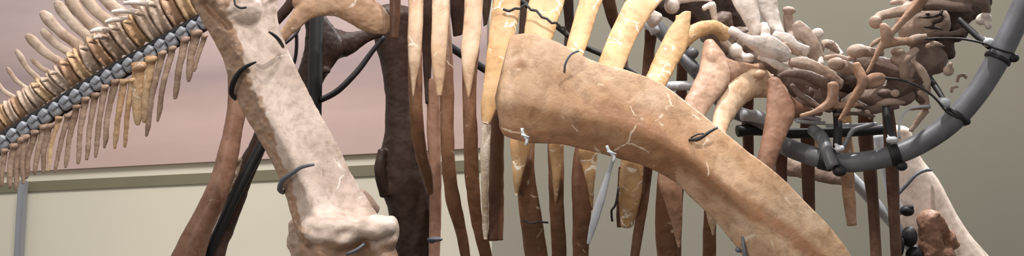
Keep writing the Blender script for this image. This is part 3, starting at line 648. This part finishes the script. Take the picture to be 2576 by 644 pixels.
MULTI('vertebra', [('l', [(1896, -50, 1956, -50, 5.22, .03), (1904, 0, 1956, 0, 5.2, .03), (1916, 44, 1966, 60, 5.18, .035), (1936, 78, 1976, 86, 5.16, .04)]), ('s', [(1950, 88, 30, 5.1), (1976, 98, 32, 5.1), (2006, 118, 28, 5.1), (2028, 130, 28, 5.12)], .7), ('s', [(1910, 142, 18, 5.04), (1930, 148, 20, 5.04), (1960, 166, 20, 5.04), (1990, 178, 20, 5.06)], .8)], 'white', label='pale vertebra with a mottled blade')
MULTI('vertebra', [('b', 1984, 26, 18, 10, 5.2, -8), ('s', [(1982, 34, 24, 5.22), (1986, 70, 28, 5.2), (1996, 100, 30, 5.18)], .6), ('s', [(2004, 60, 26, 5.18), (2024, 84, 40, 5.18), (2046, 120, 44, 5.18), (2056, 150, 40, 5.18)], .6), ('s', [(1990, 156, 24, 5.06), (2018, 158, 32, 5.06), (2050, 172, 36, 5.07), (2084, 194, 44, 5.08), (2110, 214, 40, 5.1)], .8), ('s', [(1972, 116, 24, 5.08), (2010, 130, 26, 5.1)], .7)], 'neck', label='pinkish neck vertebra with smooth rounded processes')
MULTI('vertebra', [('b', 2056, 84, 16, 14, 5.2, 10), ('s', [(2056, 90, 22, 5.2), (2062, 120, 14, 5.2), (2064, 160, 18, 5.16)], .8), ('s', [(2074, 106, 14, 5.26), (2092, 118, 30, 5.26), (2104, 140, 40, 5.24)], .3)], 'white')
# long arched process
MULTI('vertebra', [('s', [(1958, 192, 12, 5.0), (1980, 184, 18, 5.0), (2010, 186, 24, 5.0), (2046, 196, 28, 5.01), (2076, 212, 36, 5.03), (2088, 240, 40, 5.06), (2080, 266, 36, 5.1)], .7), ('b', 2036, 232, 12, 16, 5.12), ('s', [(2000, 262, 30, 5.2), (2050, 250, 50, 5.2), (2100, 260, 50, 5.2)], .7)], 'neckdark', label='grey brown neck vertebra with a long arched process')
MULTI('vertebra', [('s', [(2076, 146, 16, 5.1), (2104, 142, 14, 5.1), (2132, 152, 16, 5.1)], .8), ('b', 2104, 160, 22, 16, 5.02), ('s', [(2092, 160, 26, 5.04), (2120, 168, 34, 5.04), (2150, 176, 34, 5.06)], .8), ], 'neck')
MULTI('vertebral_body', [('s', [(2120, 190, 60, 5.22), (2150, 205, 80, 5.22), (2190, 215, 70, 5.22)], .6)], 'dark')
MULTI('vertebra', [('b', 2156, 128, 27, 18, 5.04, 5), ('s', [(2160, 126, 34, 5.05), (2190, 132, 26, 5.05), (2220, 132, 20, 5.06)], .8), ('s', [(2120, 258, 20, 5.06), (2136, 246, 18, 5.05), (2154, 232, 14, 5.05)], .8)], 'neck', label='cream knobbed neck vertebra')
MULTI('vertebra', [('b', 2202, 56, 16, 18, 5.04, 30), ('s', [(2198, 60, 28, 5.05), (2212, 42, 26, 5.05), (2240, 34, 26, 5.06), (2280, 26, 30, 5.08), (2310, 14, 34, 5.1)], .8), ('s', [(2240, 8, 12, 5.1), (2262, 4, 14, 5.1), (2286, 8, 12, 5.1)], .8), ('s', [(2280, 70, 90, 5.2), (2320, 60, 110, 5.2), (2360, 40, 100, 5.2)], .6), ('s', [(2184, 122, 8, 5.14), (2200, 108, 14, 5.14), (2220, 96, 12, 5.14)], .8)], 'neck', label='upper neck vertebra with a rounded overhanging process')
MULTI('vertebra', [('b', 2258, 130, 18, 11, 5.06), ('s', [(2244, 150, 18, 5.06), (2266, 154, 30, 5.06), (2290, 140, 22, 5.06), (2306, 124, 18, 5.08)], .8), ('s', [(2270, 156, 26, 5.06), (2276, 184, 26, 5.06), (2280, 204, 22, 5.08)], .8), ('b', 2386, 178, 14, 14, 5.12), ('b', 2391, 162, 6, 8, 5.1)], 'neck', label='broad neck vertebra with a smooth round body')
MULTI('vertebra', [('s', [(2150, 250, 40, 5.2), (2190, 240, 60, 5.2), (2230, 240, 56, 5.18), (2280, 244, 40, 5.18), (2296, 240, 30, 5.18)], .8), ('b', 2226, 234, 20, 12, 5.1), ('s', [(2150, 285, 14, 5.16), (2200, 276, 22, 5.16), (2260, 268, 14, 5.16)], .8), ('s', [(2150, 260, 20, 5.1), (2180, 272, 16, 5.1)], .8)], 'neckdark', label='dark lower neck vertebra')
MULTI('vertebra', [('s', [(2300, 20, 60, 5.22), (2360, 30, 90, 5.24), (2420, 20, 90, 5.26), (2470, -20, 70, 5.28)], .7), ('s', [(2400, 60, 70, 5.24), (2420, 90, 40, 5.22)], .8), ('s', [(2370, 100, 60, 5.24), (2390, 140, 34, 5.22)], .8), ('s', [(2310, 46, 7, 5.08), (2340, 42, 10, 5.08), (2366, 34, 9, 5.08), (2370, 26, 7, 5.08)], .8), ('s', [(2346, 58, 9, 5.08), (2368, 50, 9, 5.08), (2374, 40, 7, 5.08)], .8), ('s', [(2326, 68, 7, 5.08), (2350, 70, 9, 5.08), (2374, 76, 6, 5.08)], .8), ('b', 2334, 36, 8, 5, 5.06)], 'dark', label='dark upper neck vertebra against the wall', amp=.004)
MULTI('vertebra', [('s', [(2300, -40, 60, 5.14), (2400, -10, 40, 5.14), (2470, 0, 40, 5.16), (2484, 30, 20, 5.18)], .7), ('s', [(2320, 10, 30, 5.12), (2380, 14, 30, 5.12), (2440, 18, 26, 5.14)], .6), ('s', [(2350, 86, 12, 5.14), (2400, 84, 16, 5.14), (2430, 76, 12, 5.14)], .7)], 'neckdark')
MULTI('vertebra_fragment', [('b', 2474, 48, 21, 16, 5.2, 20), ('b', 2486, 64, 9, 10, 5.18), ('b', 2478, 38, 12, 8, 5.18)], 'white')
MULTI('vertebra_fragment', [('s', [(2408, 206, 10, 5.24), (2412, 192, 11, 5.24), (2424, 188, 9, 5.24), (2430, 196, 10, 5.24)], .9), ('s', [(2394, 232, 8, 5.22), (2396, 220, 9, 5.22), (2410, 218, 8, 5.22)], .9)], 'neck', vox=.004)
MULTI('vertebra_fragment', [('s', [(2284, 274, 9, 5.1), (2310, 270, 14, 5.1), (2338, 268, 16, 5.1)], .8), ('s', [(2334, 262, 14, 5.1), (2330, 244, 14, 5.1), (2312, 232, 16, 5.1)], .8), ('s', [(2330, 276, 20, 5.12), (2312, 300, 20, 5.12), (2290, 330, 12, 5.12)], .5)], 'neck', vox=.005)
MULTI('vertebral_body', [('s', [(2156, 152, 40, 5.12), (2180, 158, 60, 5.12), (2186, 160, 66, 5.13), (2200, 164, 56, 5.14), (2240, 174, 54, 5.16), (2262, 180, 66, 5.17), (2276, 184, 56, 5.18)], .8)], 'neckdark')
MULTI('vertebral_body', [('s', [(2240, 236, 40, 5.16), (2262, 214, 64, 5.17), (2290, 190, 72, 5.18), (2322, 158, 84, 5.18), (2340, 140, 100, 5.2), (2352, 130, 84, 5.2)], .8), ('b', 2316, 236, 18, 30, 5.2, 20)], 'neckdark')
for it_ in [('s', [(2270, 110, 14, 5.06), (2300, 96, 18, 5.06), (2330, 92, 14, 5.07)], .7), ('s', [(2330, 118, 12, 5.06), (2352, 110, 16, 5.06), (2376, 116, 8, 5.08)], .6), ('s', [(2290, 150, 14, 5.06), (2312, 170, 20, 5.05), (2330, 200, 22, 5.06), (2336, 236, 16, 5.08)], .6)]: MULTI('vertebral_process', [it_], 'neck')
for it_ in [('s', [(2000, 200, 22, 5.06), (2030, 206, 20, 5.06), (2060, 220, 16, 5.06)], .7), ('s', [(1990, 214, 16, 5.08), (2016, 240, 18, 5.06), (2050, 262, 16, 5.05), (2090, 280, 12, 5.04)], .8), ('s', [(2100, 290, 10, 5.04), (2150, 286, 12, 5.04), (2200, 292, 9, 5.06)], .8)]: MULTI('vertebral_process', [it_], 'neckdark')
for it_ in [('s', [(2210, 262, 12, 5.06), (2240, 256, 18, 5.05), (2276, 258, 12, 5.06)], .7), ('s', [(2190, 300, 8, 5.06), (2184, 286, 14, 5.06), (2178, 278, 10, 5.06)], .8), ('b', 2252, 234, 12, 10, 5.06)]: MULTI('vertebral_process', [it_], 'neck')
for (x0, y0, x1, y1, h0, dd) in ((1800, 60, 1850, 110, 110, 5.32), (1856, 120, 1912, 160, 104, 5.3), (1920, 164, 1978, 200, 100, 5.28), (1986, 204, 2050, 232, 92, 5.26), (2058, 236, 2124, 250, 84, 5.26)):
    tx, ty = x1-x0, y1-y0
    o_ = MULTI('vertebral_body', [('s', [(x0, y0, h0*.98, dd), (x0+tx*.12, y0+ty*.12, h0*1.04, dd), (x0+tx*.5, y0+ty*.5, h0*.8, dd), (x0+tx*.88, y0+ty*.88, h0*1.04, dd), (x1, y1, h0*.98, dd)], .8)], 'neckdark', rugged=False, amp=.003)
for pts in ([(1816, 100, 18, 5.16), (1850, 136, 22, 5.15), (1872, 168, 16, 5.14)], [(1894, 190, 16, 5.14), (1924, 196, 22, 5.12), (1944, 192, 14, 5.12)], [(2128, 150, 12, 5.1), (2150, 142, 16, 5.1)], [(2064, 132, 14, 5.2), (2070, 110, 22, 5.22), (2090, 112, 24, 5.24), (2110, 132, 12, 5.24)]):
    MULTI('vertebral_process', [('s', pts, .8)], 'neck')
# cervical ribs
MULTI('neck_rib', [('s', [(2346, -40, 30, 4.96), (2310, 12, 30, 4.96), (2280, 44, 22, 4.95), (2246, 82, 17, 4.95), (2222, 112, 22, 4.95), (2200, 150, 14, 4.95), (2182, 182, 10, 4.95)], .8), ('s', [(2218, 62, 16, 4.94), (2224, 70, 26, 4.94), (2230, 92, 26, 4.94), (2232, 116, 22, 4.95)], .8), ('s', [(2234, 108, 26, 4.95), (2262, 104, 24, 4.97), (2292, 102, 18, 5.0), (2296, 104, 16, 5.0)], .6)], 'pink', label='long thin tan neck rib with a forked head', vox=.005)
MULTI('neck_rib', [('s', [(2154, 160, 22, 4.96), (2160, 176, 30, 4.96), (2170, 204, 30, 4.95), (2162, 226, 26, 4.95), (2146, 252, 20, 4.95), (2128, 278, 15, 4.95), (2112, 302, 11, 4.95)], .8), ('s', [(2172, 206, 28, 4.96), (2196, 194, 22, 4.98), (2220, 192, 18, 5.0), (2228, 200, 10, 5.0)], .7), ('s', [(2180, 210, 26, 4.97), (2206, 210, 22, 5.0), (2222, 208, 14, 5.0)], .8)], 'pink', label='tan neck rib hanging over the support pipe', vox=.005)
MULTI('neck_rib', [('s', [(2094, 212, 30, 4.98), (2096, 226, 30, 4.98), (2092, 252, 30, 4.98), (2072, 270, 22, 4.98), (2042, 284, 13, 4.98), (2014, 292, 12, 4.98)], .8), ('s', [(2094, 262, 22, 5.0), (2130, 266, 18, 5.02), (2160, 262, 12, 5.04)], .6)], 'pink', label='short tan neck rib with a squared upper end', vox=.005)

# --- far front limb ------------------------------------------------
MULTI('humerus', [('l', [(2226, 330, 2290, 330, 5.75, .12), (2236, 390, 2316, 396, 5.75, .12), (2244, 450, 2360, 450, 5.75, .13), (2254, 510, 2392, 510, 5.75, .14), (2262, 570, 2426, 570, 5.75, .15), (2290, 630, 2476, 630, 5.75, .16), (2340, 720, 2560, 720, 5.75, .17)])], 'limb', label='pale smooth far upper arm bone', amp=.002, nsc=8)
MULTI('forearm_bone', [('b', 2338, 560, 32, 34, 5.58, -20), ('s', [(2334, 560, 50, 5.58), (2344, 620, 66, 5.58), (2350, 720, 70, 5.6)], .8), ('s', [(2350, 546, 34, 5.54), (2376, 576, 26, 5.56), (2400, 620, 30, 5.6)], .5), ('b', 2372, 640, 30, 26, 5.58), ('b', 2392, 600, 14, 22, 5.58)], 'shin', label='brown knobbed bone against the pale arm bone', amp=.006)
bm = bmesh.new(); tubepx(bm, [(2256, 492, 5.64), (2282, 464, 5.63), (2304, 440, 5.63), (2326, 429, 5.64), (2342, 428, 5.68)], [9, 9, 9, 9, 7], 10)
finish('metal_clasp', bm, M['wire'], SK, 0)
# collar strip behind
MULTI('sternal_plate', [('l', [(1950, 386, 1956, 440, 5.85, .03), (2020, 405, 2024, 450, 5.85, .03), (2080, 420, 2080, 462, 5.85, .03), (2130, 430, 2130, 468, 5.85, .03)])], 'neck', label='pale flat breast plate behind the pipe')

# ------------------------------------------------------------------ supports
def support(name, loc, label, cat, group=None):
    e = empty(name, loc); tag(e, label, cat, group); return e
# tail rail
rp = [(-40, 396), (0, 366), (60, 326), (120, 290), (180, 252), (240, 214), (300, 180), (360, 146), (420, 110), (480, 76), (530, 46)]
TR = support('tail_support_rail', P(240, 214, 4.96), 'segmented grey steel rail carrying the tail bones', 'support rail')
bm = bmesh.new(); tubepx(bm, [(x+3, y+10, 4.97) for x, y in rp], 24, 14); finish('bar', bm, M['black'], TR, 0)
dist = 0; acc = []
for a, b in zip(rp, rp[1:]):
    Ls = math.hypot(b[0]-a[0], b[1]-a[1]); k = 0
    while dist < Ls: acc.append((a[0]+(b[0]-a[0])*dist/Ls, a[1]+(b[1]-a[1])*dist/Ls, (b[0]-a[0])/Ls, (b[1]-a[1])/Ls)); dist += 31
    dist -= Ls
for (x, y, tx, ty) in acc:
    bm = bmesh.new(); ux, uy = ty, -tx
    stroke(bm, [(x-tx*14, y-ty*14, 24, 4.95), (x-tx*9, y-ty*9, 31, 4.95), (x+tx*7, y+ty*7, 31, 4.95), (x+tx*13, y+ty*13, 25, 4.95)], 1.0, n=16, e=.5, cap0=.06, cap1=.06, step=4)
    stroke(bm, [(x-tx*8+ux*8, y-ty*8+uy*8, 16, 4.93), (x+tx*6+ux*12, y+ty*6+uy*12, 18, 4.93)], 1.2, n=14, e=.6, step=4)
    finish('saddle_block', bm, M['railsteel'], TR, .001, 30)
bm = bmesh.new(); tubepx(bm, [(x-6, y-18, 4.97) for x, y in rp], 15, 12)  # black strip modelling the shade under the tail centra
o = finish('tail_shade_strip', bm, M['black'], TR, 0); o['label'] = 'black strip for the shade between rail and tail bones'
# black upright
PT = support('support_post', (P(790, 330, 5.15).x, P(790, 330, 5.15).y, 0), 'black upright steel post standing between the two thigh bones', 'support post')
pb = P(790, 330, 5.15)
bm = bmesh.new(); tube3(bm, [Vector((pb.x, pb.y, 0)), Vector((pb.x, pb.y, 1.5)), Vector((pb.x, pb.y, 3.1))], .026, 20); finish('upright', bm, M['black'], PT, 0)
bm = bmesh.new(); bmesh.ops.create_cone(bm, cap_ends=True, segments=32, radius1=.2, radius2=.2, depth=.02, matrix=Matrix.Translation((pb.x, pb.y, .011))); finish('base_plate', bm, M['black'], PT, 0, smooth=False)
bm = bmesh.new(); tubepx(bm, [(806, 252, 5.15), (850, 228, 5.17), (900, 178, 5.19), (936, 130, 5.2), (968, 92, 5.2)], [15, 16, 15, 13, 12], 12); finish('brace', bm, M['black'], PT, 0)
bm = bmesh.new(); tubepx(bm, [(692, 120, 5.05), (716, 110, 5.05), (748, 80, 5.08), (764, 40, 5.12), (790, 20, 5.15)], 8, 10); finish('thin_rod', bm, M['black'], PT, 0)
bm = bmesh.new(); tubepx(bm, [(746, 82, 5.08), (746, 120, 5.08), (742, 150, 5.08), (732, 180, 5.08)], 9, 10); finish('thin_rod', bm, M['black'], PT, 0)
# black bar on the fibula
bm = bmesh.new(); tubepx(bm, [(668, 350, 5.07), (640, 400, 5.07), (604, 470, 5.07), (560, 560, 5.07), (520, 650, 5.07), (486, 740, 5.07)], 26, 12)
o = finish('leg_support_bar', bm, M['black'], None, 0); tag(o, 'black steel bar fixed along the shin bones behind the near thigh bone', 'support bar')
# curved neck pipe
NP = support('neck_support_pipe', P(2130, 410, 5.05), 'thick curved grey steel pipe sweeping up at right to carry the neck', 'support pipe')
npath = [(1958, 352), (1976, 368), (2030, 388), (2110, 408), (2190, 404), (2270, 382), (2340, 346), (2400, 300), (2456, 236), (2504, 160), (2544, 80), (2580, 0), (2610, -90)]
nd = [5.12, 5.1, 5.07, 5.04, 5.02, 5.0, 5.0, 5.0, 5.0, 5.0, 5.0, 5.0, 5.0]
bm = bmesh.new(); tubepx(bm, [(x, y, d) for (x, y), d in zip(npath, nd)], [34, 46, 50, 50, 50, 52, 54, 56, 56, 58, 58, 58, 58], 28); finish('pipe', bm, M['steel'], NP, 0)
def ring_at(i0, t, wpx, lenm, mat, nm):
    a = P(*npath[i0], nd[i0]); b = P(*npath[i0+1], nd[i0+1]); c = a.lerp(b, t); T = (b-a).normalized()
    bm = bmesh.new(); tube3(bm, [c-T*lenm/2, c-T*lenm*.25, c+T*lenm*.25, c+T*lenm/2], [wpx*px(5)/2*.96, wpx*px(5)/2, wpx*px(5)/2, wpx*px(5)/2*.96], 28)
    finish(nm, bm, M[mat], NP, .0006, 40)
ring_at(2, .62, 60, .05, 'black', 'clamp_ring'); ring_at(4, .75, 62, .035, 'black', 'clamp_ring'); ring_at(7, .12, 66, .016, 'black', 'clamp_ring'); ring_at(9, .15, 68, .016, 'black', 'clamp_ring')
for (x, y, rx) in ((2430, 306, 12), (2550, 146, 14), (2268, 418, 15), (2112, 430, 18)):
    bm = bmesh.new(); blob(bm, x, y, rx, rx*.8, 4.98); finish('clamp_bolt', bm, M['black'], NP, 0)
for pts, wd, mt in (
    ([(2412, 48, 5.1), (2450, 84, 5.05), (2490, 118, 5.0)], [14, 16, 16], 'black'),
    ([(2338, 196, 5.1), (2356, 222, 5.05), (2376, 254, 5.0)], [16, 16, 12], 'black'),
    ([(2044, 326, 5.12), (2066, 346, 5.06), (2080, 380, 5.0), (2096, 420, 4.98)], [30, 34, 32, 34], 'steel'),
    ([(2106, 280, 5.1), (2108, 330, 5.06), (2106, 370, 5.03)], 22, 'black'),
    ([(2228, 262, 5.1), (2234, 310, 5.06), (2244, 360, 5.02), (2246, 400, 5.0)], [18, 20, 24, 30], 'black'),
    ([(2118, 378, 5.0), (2132, 350, 5.0), (2146, 328, 5.0), (2168, 320, 5.0), (2198, 312, 5.0)], [10, 12, 13, 12, 11], 'steel')):
    bm = bmesh.new(); tubepx(bm, pts, wd, 14); finish('bracket', bm, M[mt], NP, 0)
for pts, wd in (([(2328, 98, 4.98), (2370, 96, 4.97), (2420, 98, 4.96), (2470, 108, 4.95), (2504, 122, 4.95), (2548, 134, 4.955)], 6), ([(2226, 196, 4.98), (2262, 200, 4.97), (2304, 214, 4.96), (2340, 236, 4.95), (2366, 262, 4.95), (2382, 282, 4.955), (2424, 302, 4.96)], 6)):
    bm = bmesh.new(); tubepx(bm, pts, wd, 8); finish('tie_wire', bm, M['blackwire'], NP, 0)
for (x, y, rx, ry) in ((2488, 106, 14, 13), (2376, 258, 16, 14), (2112, 374, 13, 9), (2244, 352, 16, 10)):
    bm = bmesh.new(); blob(bm, x, y, rx, ry, 4.97); stroke(bm, [(x-12, y-12, 7, 4.97), (x, y, 10, 4.97)], .9, n=10); finish('weld_knob', bm, M['lightwire'], NP, .003, 40, remesh=.004)
# light cable loop
bm = bmesh.new(); tubepx(bm, [(2264, 350, 5.06), (2262, 318, 5.06), (2270, 290, 5.06), (2290, 272, 5.06), (2340, 266, 5.06)], 6, 8)
o = finish('cable_loop', bm, M['lightwire'], None, 0); tag(o, 'thin light grey cable looping up from the curved pipe to the neck', 'cable')
# horizontal shoulder frame
SF = support('shoulder_support_frame', P(2080, 320, 5.3), 'dark horizontal steel frame under the neck with pale tubes on top', 'support frame')
for pts, wd, mt, nm in (
    ([(1960, 336, 5.3), (2080, 334, 5.3), (2220, 326, 5.3)], 26, 'black', 'cross_bar'),
    ([(1856, 330, 5.25), (1900, 326, 5.27), (1970, 330, 5.3)], 30, 'black', 'cross_bar'),
    ([(2002, 304, 5.24), (2040, 308, 5.24), (2076, 310, 5.24)], 10, 'lightwire', 'tube'),
    ([(2078, 316, 5.24), (2110, 316, 5.24), (2136, 314, 5.24)], 9, 'lightwire', 'tube'),
    ([(2136, 316, 5.22), (2170, 314, 5.22), (2206, 312, 5.22)], 9, 'lightwire', 'tube'),
    ([(1998, 300, 5.24), (2024, 294, 5.24), (2064, 302, 5.24)], 10, 'lightwire', 'tube')):
    bm = bmesh.new(); tubepx(bm, pts, wd, 14); finish(nm, bm, M[mt], SF, 0)
# chest rail
CR = support('chest_support_rail', P(1780, 260, 5.3), 'grey steel rail with pale joints running behind the front rib heads', 'support rail')
for pts, wd, mt, nm in (
    ([(1560, -40, 5.3), (1620, 30, 5.3), (1700, 120, 5.3), (1760, 190, 5.3), (1830, 270, 5.28), (1900, 300, 5.25), (1970, 330, 5.2)], 36, 'steel', 'rail'),
    ([(1628, 62, 5.22), (1640, 66, 5.2), (1650, 84, 5.2)], 26, 'lightwire', 'joint'),
    ([(1712, 140, 5.22), (1730, 156, 5.2), (1750, 176, 5.2)], 22, 'steel', 'joint'),
    ([(1736, 130, 5.22), (1748, 136, 5.2)], 26, 'steel', 'joint'),
    ([(1678, 218, 5.2), (1700, 216, 5.2), (1740, 216, 5.2), (1800, 220, 5.22)], 24, 'lightwire', 'pale_tube'),
    ([(1868, 290, 5.1), (1900, 292, 5.12), (1934, 300, 5.15)], 30, 'lightwire', 'pale_tube')):
    bm = bmesh.new(); tubepx(bm, pts, wd, 16); finish(nm, bm, M[mt], CR, 0)
# twisted wire through upper ribs
bm = bmesh.new()
base = [(1266, 26, 4.86), (1296, 24, 4.85), (1322, 14, 4.84), (1350, 30, 4.83), (1376, 50, 4.82), (1400, 60, 4.82), (1420, 72, 4.84), (1424, 100, 4.86)]
tw = []
for i, (a, b) in enumerate(zip(base, base[1:])):
    for t in (0, .5): tw.append((a[0]+(b[0]-a[0])*t, a[1]+(b[1]-a[1])*t+(3 if len(tw) % 2 else -3), a[2]+(b[2]-a[2])*t))
tubepx(bm, tw, 7, 8)
o = finish('twisted_wire', bm, M['blackwire'], None, 0); tag(o, 'kinked dark wire twisted across the tops of the golden ribs', 'wire')
bm = bmesh.new(); tubepx(bm, [(1096, 92, 5.16), (1130, 116, 5.16), (1216, 172, 5.16), (1290, 214, 5.16)], 20, 12)
tubepx(bm, [(1290, -12, 5.16), (1340, 24, 5.16), (1400, 66, 5.16), (1460, 112, 5.16), (1520, 140, 5.16), (1600, 190, 5.16)], 14, 12)
o = finish('brace_rod', bm, M['black'], None, 0); tag(o, 'black steel brace rods slanting behind the middle ribs', 'brace')
# blue grey strip under the scapula
bm = bmesh.new(); stroke(bm, [(1544, 396, 8, 4.56), (1530, 440, 12, 4.58), (1512, 500, 20, 4.6), (1494, 560, 20, 4.64), (1480, 612, 8, 4.68)], .4, n=14)
o = finish('hanging_strip', bm, M['lightwire'], None, 0); tag(o, 'pale blue grey metal strip hanging below the shoulder blade', 'metal strip')
bm = bmesh.new(); tubepx(bm, [(1556, 470, 4.68), (1552, 500, 4.68), (1546, 520, 4.69), (1538, 530, 4.7), (1540, 556, 4.72)], 6, 8)
o = finish('hook_wire', bm, M['blackwire'], None, 0); tag(o, 'bent black wire hook beside the short broken rib end', 'wire')
# clips along ribs
for (x, y, d) in ((1094, 602, 5.3),):
    bm = bmesh.new(); blob(bm, x, y, 20, 7, d, 1.0); blob(bm, x-8, y+4, 10, 7, d); o = finish('rib_clip', bm, M['wire'], SK, 0)
bm = bmesh.new(); tubepx(bm, [(1316, 556, 4.79), (1340, 560, 4.775), (1356, 558, 4.78), (1378, 560, 4.80)], 5, 8); finish('rib_clip', bm, M['blackwire'], SK, 0)
# white slanting pipe far right
WP = support('arm_support', P(2200, 500, 5.62), 'white slanting steel tube behind the far right ribs', 'support tube')
bm = bmesh.new(); tubepx(bm, [(2070, 380, 5.62), (2140, 446, 5.62), (2200, 510, 5.62), (2250, 566, 5.62), (2290, 620, 5.62), (2330, 690, 5.62)], 30, 16); finish('tube', bm, M['lightwire'], WP, 0)
bm = bmesh.new(); tubepx(bm, [(2208, 340, 5.6), (2222, 400, 5.6), (2240, 470, 5.6), (2262, 540, 5.6)], 28, 16); finish('tube', bm, M['lightwire'], WP, 0)
for (x, y, rx, ry) in ((2282, 530, 18, 14), (2288, 596, 20, 26), (2300, 640, 22, 20), (2262, 620, 12, 30)):
    bm = bmesh.new(); blob(bm, x, y, rx, ry, 5.56); blob(bm, x+8, y-8, rx*.5, ry*.5, 5.55); finish('clamp', bm, M['black'], WP, .002, 30)
